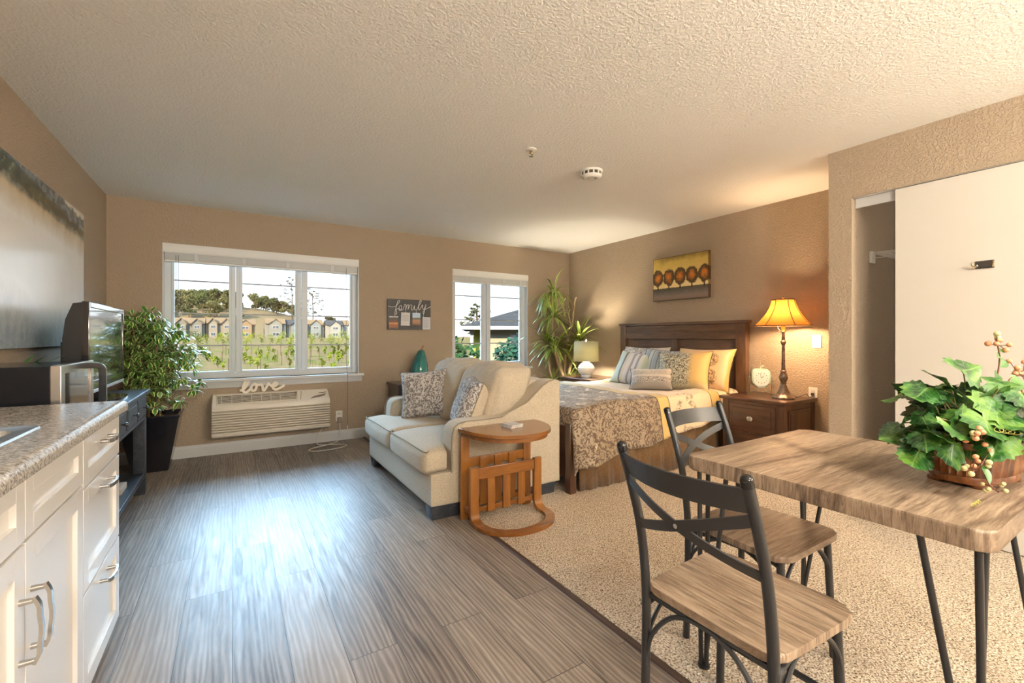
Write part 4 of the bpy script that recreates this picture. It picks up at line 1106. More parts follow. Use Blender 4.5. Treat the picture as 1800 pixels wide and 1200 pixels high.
# front bentwood: two uprights curving into the D shaped foot ring
def up(x, s):
    P = catmull([(x, 2.478, .352), (x, 2.478, .20), (x, 2.478, .09), (x, 2.466, .042), (x, 2.435, .0185), (x, 2.38, .0135)], 5)
    b = N(); band(b, P, .058, .025, lambda q: (0, -1, .0) if q < .5 else (0, -1+(q-.5)*1.2, (q-.5)*2)); return b
for x in (1.272, 1.752): obj('rack_upright', up(x, 0), M['cherry'], t)
b = N(); outer = half(1.243, 1.781, 2.40, .235, 2.2); inner = half(1.243+.058, 1.781-.058, 2.40, .235-.058, 2.2)
n = len(outer)
for z in (0,):
    lo_o = [b.verts.new((x, y, .0065)) for x, y in outer]; hi_o = [b.verts.new((x, y, .026)) for x, y in outer]; lo_i = [b.verts.new((x, y, .0065)) for x, y in inner]; hi_i = [b.verts.new((x, y, .026)) for x, y in inner]
    for k in range(n-1):
        b.faces.new((lo_o[k], lo_o[k+1], hi_o[k+1], hi_o[k])); b.faces.new((hi_o[k], hi_o[k+1], hi_i[k+1], hi_i[k])); b.faces.new((hi_i[k], hi_i[k+1], lo_i[k+1], lo_i[k])); b.faces.new((lo_i[k], lo_i[k+1], lo_o[k+1], lo_o[k]))
    for k in (0, n-1): b.faces.new((lo_o[k], hi_o[k], hi_i[k], lo_i[k]))
obj('foot_ring', b, M['cherry_x'], t)
b = N(); box(b, 1.301, 1.723, 2.468, 2.488, .275, .345, .003); obj('rack_rail', b, M['cherry_x'], t)
b = N(); box(b, 1.301, 1.723, 2.488, 2.500, .065, .095, .003); obj('rack_rail', b, M['cherry_x'], t)
for k in range(3):
    x = 1.396+.115*k; b = N(); box(b, x-.027, x+.027, 2.474, 2.488, .060, .280, .002); obj('rack_slat', b, M['cherry'], t)
M['coaster'] = None
def m_coaster():
    m, tt, bs = newmat('grey_patterned_coaster'); g = G(tt); k = damask(g, g.co(), 60)
    g.l(g.mix(k, (.62, .60, .55), (.33, .33, .33)), bs.inputs['Base Color']); bs.inputs['Roughness'].default_value = .5; return m
M['coaster'] = m_coaster()
for k in range(3):
    b = N(); box(b, -.05, .05, -.05, .05, 0, .0065, .001); o = obj('coaster', b, M['coaster'])
    o.location = (1.535+.002*k, 2.45+.001*k, .5853+.0069*k); o.rotation_euler.z = .12+.05*k
    tag(o, ('bottom patterned coaster of the stack on the side table', 'middle patterned coaster of the stack on the side table', 'topmost patterned coaster on the half round side table')[k], 'coaster', 'stacked coasters')

# ------------------------------------------------------------------ bed
BX0, BX1, BN, BF, BZ = 2.165, 4.255, 2.585, 4.10, .615
t = thing('bed', 'queen bed with dark panelled headboard and patterned comforter', 'bed', (3.2, 3.345, 0))
r0 = thing  # keep name
hb = None
M['hbx'] = wood('espresso_lit_headboard', (.060, .032, .019), (.165, .095, .055), 'y', .36, .5); M['hbv'] = wood('espresso_lit_headboard_upright', (.060, .030, .018), (.165, .090, .050), 'z', .36, .5)  # espresso stain lightened in its colour to stand for light reflected off the headboard
b = N(); box(b, 4.262, 4.345, 2.47, 4.185, 1.305, 1.335, .004)
hb = obj('headboard', b, M['hbx'], t)
for y0, y1 in ((2.495, 2.60), (4.065, 4.165)):
    b = N(); box(b, 4.27, 4.34, y0, y1, 0, 1.305, .003); obj('post', b, M['hbv'], hb)
b = N(); box(b, 4.272, 4.335, 2.60, 4.065, 1.235, 1.30, .003); box(b, 4.280, 4.335, 2.60, 4.065, 1.225, 1.236); box(b, 4.272, 4.335, 2.60, 4.065, 1.145, 1.225, .003); obj('top_rail', b, M['hbx'], hb)
b = N(); box(b, 4.276, 4.335, 3.295, 3.365, .40, 1.145, .003); obj('centre_stile', b, M['hbv'], hb)
for y0, y1 in ((2.60, 3.295), (3.365, 4.065)):
    b = N(); box(b, 4.302, 4.330, y0, y1, .40, 1.145); obj('panel', b, M['hbx'], hb)
b = N(); box(b, 2.115, 2.150, 2.60, 4.10, .11, .50, .004); obj('footboard', b, M['espresso'], t)
for y0 in (2.555, 4.085):
    b = N(); box(b, 2.105, 2.165, y0, y0+.06, .0, .52, .004); obj('post', b, M['espresso_v'], t)
b = N(); box(b, BX0, BX1, 2.575, 2.60, .20, .34, .003); obj('side_rail', b, M['espresso'], t)
b = N(); softbox(b, BX0, BX1, BN+.02, BF, .34, .60, .05, (0, 0, .01), 6); obj('mattress', b, fabric('white_ticking', (.6, .58, .55), (.72, .7, .67)), t)
b = N(); n = 90; A_, B_ = [], []
for k in range(n+1):
    x = 2.20+1.98*k/n; f = .012*math.sin(k*.9)+.008*math.sin(k*2.3+1)
    A_.append(b.verts.new((x, 2.568+f*.3, .40))); B_.append(b.verts.new((x, 2.556+f, .012)))
for k in range(n): b.faces.new((A_[k], B_[k], B_[k+1], A_[k+1]))
sk = obj('bed_skirt', b, M['skirt'], t); sk.modifiers.new('thickness', 'SOLIDIFY').thickness = .004

def m_comforter():
    m, tt, bs = newmat('patterned_comforter'); g = G(tt); c = g.co(); x = g.xyz(c)[0]
    d = damask(g, c, 12)
    big = g.vor(g.co(scale=(1, 1, .75)), 4.3, 'F1', 0, .15)
    star = g.step(g.m('ADD', big, g.m('MULTIPLY', g.noise(c, 26, 2), .22)), .30, .02)
    foot = g.mix(g.m('MULTIPLY', d, g.m('ADD', .45, g.m('MULTIPLY', g.m('SUBTRACT', 1, star), .45))), (.095, .058, .033), (.54, .44, .31))
    foot = g.mix(g.m('MULTIPLY', g.m('SUBTRACT', 1, star), g.step(g.noise(c, 34, 2), .52, .03)), foot, (.62, .52, .38))
    emb = g.m('MULTIPLY', damask(g, c, 11), g.step(g.noise(c, 3.1, 2), .62, .02))
    mid = g.mix(emb, (.67, .52, .35), (.23, .18, .12))
    gold = (.56, .39, .13)
    def bandm(a, z): return g.m('MULTIPLY', g.step(x, a, .003), g.m('SUBTRACT', 1, g.step(x, z, .003)))
    col = g.mix(g.step(x, -.15, .002), foot, mid)
    col = g.mix(bandm(-.15, -.01), col, gold); col = g.mix(bandm(.575, .70), col, gold)
    for e_ in (-.15, -.01, .575, .70): col = g.mix(bandm(e_-.005, e_+.005), col, (.035, .025, .02))
    g.l(col, bs.inputs['Base Color']); bs.inputs['Roughness'].default_value = .62; bs.inputs['Sheen Weight'].default_value = .2
    g.l(g.bump(g.m('ADD', g.noise(c, 8, 3), g.m('MULTIPLY', d, .1)), .5, .02), bs.inputs['Normal']); return m
b = N(); nx, ny = 110, 84; gr = []
XA, XB = BX0+.01, 4.22
for i in range(nx+1):
    p = -.30+(XB-XA+.30)*i/nx; row = []
    fx = max(0, min(1, (p)/(XB-XA)))
    nearover = .455-.235*fx
    for j in range(ny+1):
        q = j/ny; s = -nearover+(BF-BN+nearover+.30)*q       # s: distance in from the near mattress edge, negative = hanging
        x = XA+p; y = BN+s; drop = 0
        hx = min(0, p); hs = min(0, s); hf = max(0, y-BF)
        if p < 0: hx = p*(.60+.5*max(0, min(1, (1-(s/.5)))))
        if hs < 0:
            k = -hs; drop = math.hypot(k, -hx*.7); y = BN-.045*(1-math.exp(-k*14))-.10*k-.030*math.sin(p*10+.6)*k*1.6-.016*math.sin(p*23)*k*1.8
        elif hf > 0: drop = hf; y = BF+.03
        else: drop = -hx
        if p < 0: x = XA-.055*(1-math.exp(hx*14))-.02*math.sin(y*9)*(-hx)*2+.0*p
        e_ = max(0, drop-.03); z = BZ+.012-e_*(1 if drop > .03 else 0)
        if drop < .03: z = BZ+.012-.4*drop*drop/.03
        wr = .010*noise.noise(Vector((x*4, y*4, 1)))+.008*noise.noise(Vector((x*9, y*9, 4)))
        z += (.030+0)*noise.noise(Vector((x*2.1, y*2.1, 7)))*(1 if drop < .02 else .3)+wr
        z += .018*math.exp(-((min(abs(s), .4)-.10)/.12)**2)
        row.append(b.verts.new((x, y+wr*.8, max(z, .09))))
    gr.append(row)
for i in range(nx):
    for j in range(ny): b.faces.new((gr[i][j], gr[i+1][j], gr[i+1][j+1], gr[i][j+1]))
cf = obj('comforter', b, m_comforter(), t, ang=180); cf.modifiers.new('thickness', 'SOLIDIFY').thickness = .012; cf.modifiers['thickness'].offset = 1

# bed pillows
def pat(name, fn, rough=.7):
    m, tt, bs = newmat(name); g = G(tt); c = g.co(); x = g.xyz(c)
    g.l(fn(g, c, x[0], x[1]), bs.inputs['Base Color']); bs.inputs['Roughness'].default_value = rough; bs.inputs['Sheen Weight'].default_value = .2
    g.l(g.bump(g.noise(c, 30, 3), .25, .006), bs.inputs['Normal']); return m
def f_sham(g, c, x, y):
    def disc(cx, cy, r): return g.m('SUBTRACT', 1, g.step(g.m('SQRT', g.m('ADD', g.m('POWER', g.m('SUBTRACT', x, cx), 2), g.m('POWER', g.m('SUBTRACT', y, cy), 2))), r, .006))
    k = g.m('MAXIMUM', disc(.12, .08, .072), disc(.12, -.10, .082)); k = g.m('MAXIMUM', k, disc(-.12, .0, .08))
    col = g.mix(g.m('MULTIPLY', k, damask(g, c, 22)), (.66, .46, .25), (.16, .10, .04))
    e_ = g.m('MAXIMUM', g.step(g.m('ABSOLUTE', x), .268, .002), g.step(g.m('ABSOLUTE', y), .205, .002))
    return g.mix(e_, col, (.58, .38, .12))
def f_big(g, c, x, y):
    d = damask(g, c, 20); base = g.mix(d, (.58, .54, .38), (.11, .10, .08))
    base = g.mix(g.step(x, .10, .03), base, (.62, .42, .15)); return g.mix(g.m('MULTIPLY', g.step(g.m('MULTIPLY', y, -1), .17, .03), .8), base, (.56, .55, .40))
def stripes(stops, sc, horiz=False):
    def f(g, c, x, y):
        v = g.m('FRACT', g.m('MULTIPLY', g.m('ADD', y if horiz else x, .5), sc)); return g.ramp(v, stops, 'CONSTANT')
    return f
def f_bol(g, c, x, y):
    d = damask(g, c, 30); z_ = g.ramp(g.m('ADD', g.m('MULTIPLY', y, 4), .5), [(0, .0), (.28, 1), (.52, 0), (.62, .55), (.80, 0)], 'CONSTANT')
    col = g.mix(g.m('MULTIPLY', z_, d), (.52, .47, .41), (.15, .13, .12)); return g.mix(g.step(g.m('MULTIPLY', y, -1), .055, .003), col, (.26, .235, .21))
def f_white(g, c, x, y): return g.mix(g.m('MULTIPLY', damask(g, c, 12), g.step(g.noise(c, 6, 2), .48, .02)), (.64, .61, .55), (.27, .24, .21))
P_ = (.045, .035, .028)
dark = pm('dark_brown_piping', P_, .7)
tan = fabric('tan_pillow_back', (.50, .37, .20), (.58, .44, .26))
mf, mb, mc_, md, ma = pat('peach_medallion_sham', f_sham, .5), pat('damask_and_gold_pillow', f_big, .6), pat('blue_grey_stripe_pillow', stripes([(0, (.33, .38, .42)), (.35, (.12, .13, .15)), (.42, (.47, .52, .50)), (.75, (.15, .16, .18)), (.82, (.38, .44, .47))], 9)), pat('grey_band_bolster', f_bol), pat('white_scroll_sham', f_white)
ms = pat('mint_stripe_pillow', stripes([(0, (.62, .60, .58)), (.10, (.30, .29, .33)), (.16, (.64, .62, .60)), (.24, (.30, .29, .33)), (.30, (.62, .63, .58)), (.40, (.48, .55, .46)), (.88, (.16, .15, .15)), (.93, (.55, .52, .44))], 2.2))
GB = 'pillows on the bed'
scatter('bed_pillow', 'white scrolled sham at the back left of the bed pillows', 'pillow', .66, .44, .20, (4.10, 3.63, .845), (-1, -.06, .35), [ma, tan], GB, 0, 3, dark)
scatter('bed_pillow', 'peach sham with brown medallions at the headboard end nearest the nightstand', 'pillow', .62, .46, .20, (4.09, 2.84, .835), (-1, -.10, .38), [mf, tan], GB, 0, 4, dark)
scatter('bed_pillow', 'blue grey striped square pillow behind the small bolster', 'pillow', .44, .42, .17, (4.00, 3.30, .835), (-1, -.25, .45), [mc_, tan], GB, -.06, 5, dark)
scatter('bed_pillow', 'mint and lilac striped pillow leftmost on the bed', 'pillow', .42, .42, .17, (3.86, 3.58, .805), (-1, -.30, .60), [ms, tan], GB, -.15, 6, dark)
scatter('bed_pillow', 'large damask pillow with a gold end in front of the peach sham', 'pillow', .56, .43, .20, (3.90, 2.94, .815), (-1, -.28, .50), [mb, tan], GB, .05, 7, dark)
scatter('bed_pillow', 'small grey banded bolster pillow in front of all the others', 'pillow', .44, .24, .13, (3.66, 3.14, .730), (-.8, -.45, .52), [md, tan], GB, .05, 8, dark)

# ------------------------------------------------------------------ nightstands
def nightstand(label, x0, x1, y0, y1, zt):
    t = thing('nightstand', label, 'nightstand', ((x0+x1)/2, (y0+y1)/2, 0), group=None)
    b = N(); prism(b, [(x0-.03, zt-.020), (x0-.022, zt-.028), (x1, zt-.028), (x1, zt), (x0-.026, zt), (x0-.032, zt-.008)], 'y', y0-.025, y1+.025, .002); obj('top', b, M['espresso'], t)
    b = N(); box(b, x0, x1, y0, y1, .06, zt-.028, .002)
    for ya, yb in ((y0-.003, y0+.055), (y1-.055, y1+.003)): box(b, x0-.004, x0+.05, ya, yb, 0, zt-.028, .002); box(b, x1-.06, x1, ya, yb, 0, zt-.028, .002)
    obj('body', b, M['espresso_v'], t)
    b = N(); yy = y0-.0035
    prism(b, [(x0+.075, .12), (x1-.085, .12), (x1-.085, zt-.08), (x0+.075, zt-.08)], 'y', yy-.004, yy+.002, .002)
    prism(b, [(x0+.10, .145), (x1-.11, .145), (x1-.11, zt-.105), (x0+.10, zt-.105)], 'y', yy-.012, yy-.003, .006, 1)
    obj('side_panel', b, M['espresso_v'], t)
    h = (zt-.028-.10)/2
    for k in range(2):
        za = .09+h*k; zb = za+h-.02
        b = N(); box(b, x0-.014, x0+.002, y0+.065, y1-.065, za, zb, .003); box(b, x0-.020, x0-.012, y0+.095, y1-.095, za+.03, zb-.03, .005); d = obj('drawer', b, M['espresso'], t)
        b = N(); lathe(b, [(.004, 0), (.006, .010), (.017, .014), (.020, .020), (.014, .026), (.004, .028)], seg=16, fn=lambda a, z: 1+.35*abs(math.cos(a)) if z > .012 else 1)
        bmesh.ops.rotate(b, verts=b.verts[:], cent=(0, 0, 0), matrix=Matrix.Rotation(-PI/2, 3, 'Y')); bmesh.ops.rotate(b, verts=b.verts[:], cent=(0, 0, 0), matrix=Matrix.Rotation(PI/2, 3, 'X'))
        bmesh.ops.translate(b, verts=b.verts[:], vec=(x0-.0195, (y0+y1)/2, (za+zb)/2)); obj('knob', b, pm('pewter_knob', (.55, .53, .50), .3, .8), d)
    return t
nightstand('dark wood nightstand with two drawers under the orange shade lamp', 3.825, 4.342, 1.915, 2.445, .633)
nightstand('dark wood nightstand in the corner beyond the bed', 3.80, 4.342, 4.215, 4.80, .633)

# ------------------------------------------------------------------ lamps on the nightstands
def shade_mat(name, c, tr, k=.55):
    m, tt, bs = newmat(name); g = G(tt); tt.nodes.remove(bs)
    d = g.n('BsdfDiffuse'); tl = g.n('BsdfTranslucent'); mx = g.n('MixShader'); d.inputs[0].default_value = c+(1,); tl.inputs[0].default_value = tr+(1,); mx.inputs[0].default_value = k
    g.l(d.outputs[0], mx.inputs[1]); g.l(tl.outputs[0], mx.inputs[2]); g.l(mx.outputs[0], [n for n in tt.nodes if n.type == 'OUTPUT_MATERIAL'][0].inputs[0]); return m
def bulb(par, loc, energy, col, rad=.03):
    d = bpy.data.lights.new('bulb_light', 'POINT'); d.energy = energy; d.color = col; d.shadow_soft_size = rad
    o = bpy.data.objects.new('bulb_light', d); C.objects.link(o); o.location = loc; o.parent = par; return o
t = thing('table_lamp', 'bronze candlestick table lamp with glowing amber bell shade', 'table lamp', (4.055, 2.033, .6335), local=True)
bz = pm('antique_bronze', (.10, .065, .042), .4, .6, c2=(.26, .19, .14), sc=40)
b = N(); lathe(b, [(.085, 0), (.088, .010), (.080, .020), (.062, .028), (.050, .045), (.038, .07), (.028, .10), (.020, .125), (.026, .130), (.018, .137), (.024, .15), (.032, .17), (.034, .185), (.028, .21), (.018, .225), (.025, .232), (.022, .240), (.014, .248), (.016, .26), (.015, .30), (.0125, .40), (.011, .46), (.018, .475), (.023, .485), (.022, .495), (.012, .505), (.011, .56), (.012, .575)], seg=40, fn=lambda a, z: 1+(.05*math.cos(8*a) if z < .03 else .03*math.cos(10*a) if .1 < z < .24 or z < .12 else 0))
obj('stem', b, bz, t)
b = N(); lathe(b, [(.020, .575), (.024, .582), (.018, .59), (.018, .645), (.012, .65)], seg=16); obj('socket', b, pm('brass', (.75, .52, .18), .25, 1), t)
b = N(); lathe(b, [(.012, .65), (.02, .665), (.03, .70), (.031, .715), (.022, .745), (.004, .752)], seg=18); obj('light_bulb', b, pm('lit_bulb', (1, .8, .5), .3, emit=9, ecol=(1, .72, .38)), t)
b = N()
for s in (-1, 1): tube(b, catmull([(0, s*.022, .585), (0, s*.05, .62), (0, s*.055, .70), (0, s*.03, .80), (0, 0, .835)], 4), .002, 5)
obj('harp', b, bz, t)
am = shade_mat('amber_shade', (.40, .15, .03), (.33, .125, .022), .36)
def bell(bm, th=0):
    n = 10; rings = []
    for i in range(n+1):
        q = i/n; r = .085+.105*(q**1.9)+.02*q; z = .855-.225*q; c = r*.52; ring_ = []
        for x, y in ((r, -c), (r, c), (c, r), (-c, r), (-r, c), (-r, -c), (-c, -r), (c, -r)): ring_.append(bm.verts.new((x*(1), y, z)))
        rings.append(ring_)
    return rings
b = N(); rg = bell(b)
for i in range(10):
    for k in range(8): b.faces.new((rg[i][k], rg[i][(k+1) % 8], rg[i+1][(k+1) % 8], rg[i+1][k]))
b.transform(Matrix.Rotation(.35, 4, 'Z')); sh = obj('lamp_shade', b, am, t, ang=30)
b = N(); rg = bell(b); tr_ = []
for k in range(8): tr_.append([r_[k].co.copy() for r_ in rg])
top = [v.co.copy() for v in rg[0]]; bot = [v.co.copy() for v in rg[-1]]
b.free(); b = N()
for P in tr_: tube(b, P, .0028, 5)
tube(b, top, .004, 5, closed=True); tube(b, bot, .004, 5, closed=True)
b.transform(Matrix.Rotation(.35, 4, 'Z')); obj('shade_trim', b, pm('dark_brown_braid', (.05, .025, .012), .7), sh)
b = N(); lathe(b, [(.006, .83), (.008, .858), (.004, .865), (.009, .875), (.003, .885)], seg=12); obj('finial', b, bz, t)
bulb(t, (0, 0, .705), 70, (1, .66, .36), .052)
cd = thing('lamp_cord', 'thin dark lamp cord curling to the wall outlet on the nightstand', 'cord', (4.2, 1.97, .6335))
b = N(); tube(b, catmull([(4.12, 1.985, .638), (4.16, 1.962, .645), (4.22, 1.950, .660), (4.27, 1.945, .664), (4.30, 1.94, .640), (4.33, 1.935, .640), (4.348, 1.932, .652)], 6), .0028, 6); obj('cable', b, M['cord'], cd)
t = thing('table_lamp', 'white ribbed ceramic table lamp with pale drum shade in the corner', 'table lamp', (3.955, 4.47, .6335), local=True)
pf = [(.062, 0), (.066, .006), (.062, .03), (.060, .036)]
for k in range(25):
    q = k/24; z = .036+.150*q; r = .060+.050*math.sin(PI*min(1, q*1.02))**.75
    pf.append((r+(.0035 if (k//2) % 2 else 0), z))
pf += [(.045, .190), (.042, .205), (.030, .210), (.012, .214), (.012, .24)]
b = N(); lathe(b, pf, seg=36); obj('body', b, M['lampwhite'], t)
b = N(); seg = 40; z0, z1 = .215, .475
A = [b.verts.new((.165*math.cos(2*PI*k/seg), .165*math.sin(2*PI*k/seg), z0)) for k in range(seg)]; B_ = [b.verts.new((.158*math.cos(2*PI*k/seg), .158*math.sin(2*PI*k/seg), z1)) for k in range(seg)]
for k in range(seg): b.faces.new((A[k], A[(k+1) % seg], B_[(k+1) % seg], B_[k]))
sh = obj('lamp_shade', b, shade_mat('pale_linen_shade', (.62, .62, .50), (.26, .245, .12), .45), t); sh.modifiers.new('thickness', 'SOLIDIFY').thickness = .002
b = N(); lathe(b, [(.014, .24), (.018, .26), (.030, .31), (.030, .33), (.020, .355), (.004, .362)], seg=16); obj('light_bulb', b, pm('lit_bulb_white', (1, .85, .6), .3, emit=7, ecol=(1, .82, .52)), t)
b = N()
for k in range(3): tube(b, [(0, 0, .468), (.158*math.cos(k*2.1), .158*math.sin(k*2.1), .470)], .0018, 5)
tube(b, [(0, 0, .36), (0, 0, .47)], .0022, 5); lathe(b, [(.004, .47), (.012, .485), (.012, .50), (.004, .512)], seg=12); obj('finial', b, M['lampwhite'], t)
bulb(t, (0, 0, .31), 105, (1, .84, .60), .055)

# ------------------------------------------------------------------ desk clock
t = thing('desk_clock', 'pale green rounded desk clock on a wire stand beside the bronze lamp', 'clock', (4.15, 2.285, .6335), rz=0, local=True)
t.rotation_euler = (0, 0, math.atan2(-2.0, -3.6)+PI/2+.25)    # local -y looks to the room
gm = pm('sage_green_enamel', (.36, .46, .36), .25, c2=(.42, .52, .42), coat=.4)
b = N(); pts = []
for k in range(48):
    a = 2*PI*k/48; cs, sn = math.cos(a), math.sin(a); r = (abs(cs)**3.2+abs(sn)**3.2)**(-1/3.2)
    pts.append((r*cs*.078*(1+.10*sn), .155+r*sn*.088))
prism(b, pts, 'y', -.035, .035, .012, 3); obj('case', b, gm, t, ang=50)
b = N(); prism(b, [(x*.84, .155+(z-.155)*.84) for x, z in pts], 'y', -.0375, -.034); dl = obj('dial', b, pm('pale_dial', (.62, .66, .60), .15), t)
b = N()
for k in range(12):
    a = k*PI/6; box(b, .048*math.sin(a)-.002, .048*math.sin(a)+.002, -.0390, -.0374, .155+.048*math.cos(a)-.004, .155+.048*math.cos(a)+.004)
obj('hour_mark', b, M['ink'], dl)
b = N(); tube(b, [(0, -.0392, .155), (.022, -.0392, .178)], .0016, 5); tube(b, [(0, -.0396, .155), (-.012, -.0396, .200)], .0012, 5); obj('hands', b, M['ink'], dl)
b = N(); tube(b, [(0, 0, .242), (.004, 0, .255), (.012, 0, .266)], [.005, .0045, .006], 8); tube(b, [(.004, 0, .255), (.022, 0, .268), (.034, 0, .262)], [.003, .007, .002], 8); obj('stalk', b, gm, t)
b = N()
for s in (-1, 1):
    tube(b, catmull([(s*.088, 0, .165), (s*.098, 0, .15), (s*.104, -.01, .08), (s*.112, -.03, .003)], 4), .0024, 6); tube(b, catmull([(s*.098, 0, .15), (s*.10, .02, .08), (s*.104, .05, .003)], 4), .0024, 6)
    tube(b, [(s*.078, 0, .165), (s*.094, 0, .165)], .004, 6)
    tube(b, [(s*.112, -.03, .003), (s*.104, .05, .003)], .0024, 6)
tube(b, catmull([(-.112, -.03, .003), (-.05, -.04, .045), (0, -.045, .02), (.05, -.04, .045), (.112, -.03, .003)], 5), .0022, 6)
obj('wire_stand', b, pm('aged_wire', (.30, .31, .27), .4, .7), t)

# ------------------------------------------------------------------ switch, outlet, framed canvas
t = outlet('light_switch', 'white rocker light switch on the wall right of the amber lamp', (RX-.0005, 1.903, 1.127), 'x')
b = N(); box(b, -.017, .017, -.0095, -.006, -.034, .034, .002); obj('rocker', b, M['trim'], t)
t = outlet('wall_outlet', 'white wall outlet just above the nightstand edge', (RX-.0005, 1.932, .663), 'x')
b = N(); box(b, -.017, .017, -.0088, -.006, -.034, .034, .002); obj('socket', b, M['trim'], t)
b = N(); box(b, -.012, .012, -.022, -.009, -.014, .010, .003); obj('plug', b, M['cord'], t)
def m_trees():
    m, tt, bs = newmat('autumn_trees_painting'); g = G(tt); c = g.co(); x = g.xyz(c); u = g.m('ADD', g.m('DIVIDE', x[1], -.75), .5); v = g.m('DIVIDE', x[2], .505)
    n1 = g.noise(c, 24, 5, .7); n2 = g.noise(c, 7, 4); jj = g.m('MULTIPLY', g.m('SUBTRACT', n1, .5), .16)
    sky = g.ramp(g.m('ADD', v, g.m('MULTIPLY', g.m('SUBTRACT', n2, .5), .35)), [(.30, (.88, .70, .34)), (.6, (.72, .53, .16)), (.85, (.60, .43, .09)), (1, (.25, .17, .03))])
    gnd = g.ramp(g.m('ADD', v, g.m('MULTIPLY', n1, .15)), [(.02, (.20, .12, .08)), (.16, (.24, .19, .16)), (.30, (.10, .09, .075)), (.38, (.09, .085, .02))])
    col = g.mix(g.step(g.m('ADD', v, g.m('MULTIPLY', jj, .2)), .285, .008), gnd, sky)
    f = g.m('SUBTRACT', g.m('FRACT', g.m('MULTIPLY', u, 4.85)), .5)
    tk = g.m('MULTIPLY', g.m('SUBTRACT', 1, g.step(g.m('ABSOLUTE', f), .055, .02)), g.m('MULTIPLY', g.step(v, .25, .01), g.m('SUBTRACT', 1, g.step(v, .45, .02))))
    col = g.mix(tk, col, (.03, .018, .012))
    dd = g.m('SQRT', g.m('ADD', g.m('POWER', g.m('DIVIDE', f, .56), 2), g.m('POWER', g.m('DIVIDE', g.m('SUBTRACT', v, .53), .21), 2)))
    dd = g.m('ADD', dd, g.m('MULTIPLY', jj, 5.0)); inside = g.m('SUBTRACT', 1, g.step(dd, .92, .06))
    fol = g.mix(g.m('SUBTRACT', 1, g.step(g.m('ADD', dd, g.m('MULTIPLY', jj, 4)), .42, .25)), g.mix(n1, (.016, .014, .008), (.14, .075, .018)), (.62, .20, .02))
    col = g.mix(inside, col, fol)
    edge = g.m('MAXIMUM', g.step(g.m('ABSOLUTE', g.m('SUBTRACT', u, .5)), .487, .004), g.step(g.m('ABSOLUTE', g.m('SUBTRACT', v, .5)), .485, .004))
    g.l(g.mix(g.m('MULTIPLY', edge, .7), col, (.05, .025, .01)), bs.inputs['Base Color']); bs.inputs['Roughness'].default_value = .5
    g.l(g.bump(n1, .3, .003), bs.inputs['Normal']); return m
b = N(); box(b, RX-.042, RX-.002, 2.928, 3.674, 1.595, 2.100, .003)
single('tree_canvas', b, m_trees(), 'canvas of five orange trees on the wall above the bed', 'wall art')

# ------------------------------------------------------------------ dracaena in the corner
t = thing('dracaena', 'tall potted dracaena with strap leaves in the far corner', 'potted plant', (3.98, 5.02, 0), local=True)
b = N(); lathe(b, [(.115, 0), (.12, .01), (.155, .30), (.162, .305), (.162, .33), (.148, .33), (.142, .29)], seg=28); obj('pot', b, pm('brown_pot', (.10, .06, .04), .5), t)
b = N(); lathe(b, [(.140, .28), (.142, .295), (.02, .30)], seg=20); obj('soil', b, M['soil'], t)
cane = pm('tan_cane', (.33, .235, .13), .75, c2=(.50, .38, .24), sc=30, st=(1, 1, .3), bump=.4, bs=60)
rt = Vector((.8475, -.5308, 0))               # sideways direction as seen from the room
def pos(s, z, d=0): return Vector((rt.x*s, rt.y*s, z))+Vector((-.5308, -.8475, 0))*d
canes = [
    ([pos(.02, .28), pos(0, .65), pos(-.07, 1.0), pos(-.13, 1.25), pos(-.13, 1.52), pos(-.12, 1.72)], [.026, .024, .021, .019, .017, .013]),
    ([pos(.06, .28, .03), pos(.02, .6, .04), pos(-.06, .80, .05), pos(-.10, .97, .06)], [.024, .021, .018, .013]),
    ([pos(.05, .28, -.05), pos(.05, .7, -.05), pos(.07, 1.05, -.05), pos(.12, 1.25, -.05), pos(.16, 1.38, -.05), pos(.19, 1.66, -.05), pos(.215, 1.74, -.05)], [.022, .020, .018, .016, .015, .013, .011]),
    ([pos(.10, 1.15, -.05), pos(.13, 1.35, -.04), pos(.10, 1.48, -.03), pos(.12, 1.56, -.03)], [.013, .012, .011, .010]),
    ([pos(.02, .28, .06), pos(.10, .7, .08), pos(.20, 1.0, .08), pos(.25, 1.09, .08)], [.02, .018, .015, .011]),
    ([pos(-.05, .28, -.02), pos(-.17, .7, .02), pos(-.20, 1.05, .0)], [.018, .014, .011])]
for P, r_ in canes:
    Q = catmull(P, 4); rr = [r_[min(int(i/4), len(r_)-1)] for i in range(len(Q))]
    b = N(); tube(b, Q, rr, 8); obj('cane', b, cane, t)
M['strap'] = leafmat('strap_leaf', (.05, .13, .015), (.20, .30, .04), (.48, .52, .15), .38)
rn = random.Random(12)
def head(c, n, L, el=(.1, 1.2), droop=1.5, wd=.028, sweep=None):
    b = N()
    for k in range(n):
        a = k*2.39996+rn.uniform(-.2, .2); e_ = el[0]+(el[1]-el[0])*((k+.5)/n)
        d = Vector((math.cos(a)*math.cos(e_), math.sin(a)*math.cos(e_), math.sin(e_)))
        if sweep: d = (d+sweep).normalized()
        W = Vector(t.location)+c+d*L
        l = L*rn.uniform(.75, 1.05)
        if W.y > BY-.04 and d.y > 0: d.y *= -.3; 
        if W.x > RX-.04 and d.x > 0: d.x *= .15
        d.normalize()
        leaf(b, c, d, (0, 0, 1), l, wd*rn.uniform(.85, 1.15), droop*rn.uniform(.6, 1.2), 9, .12, lambda q: min(1, .55+q*2)*(1-q**3)**.8)
    for v in b.verts:
        v.co.y = min(v.co.y, BY-.02-t.location.y); v.co.x = min(v.co.x, RX-.02-t.location.x)
        w_ = v.co+t.location
        if 4.20 < w_.y < 4.83 and w_.x > 3.74 and w_.z < .66: v.co.z = .66
    obj('leaf_head', b, M['strap'], t, ang=60)
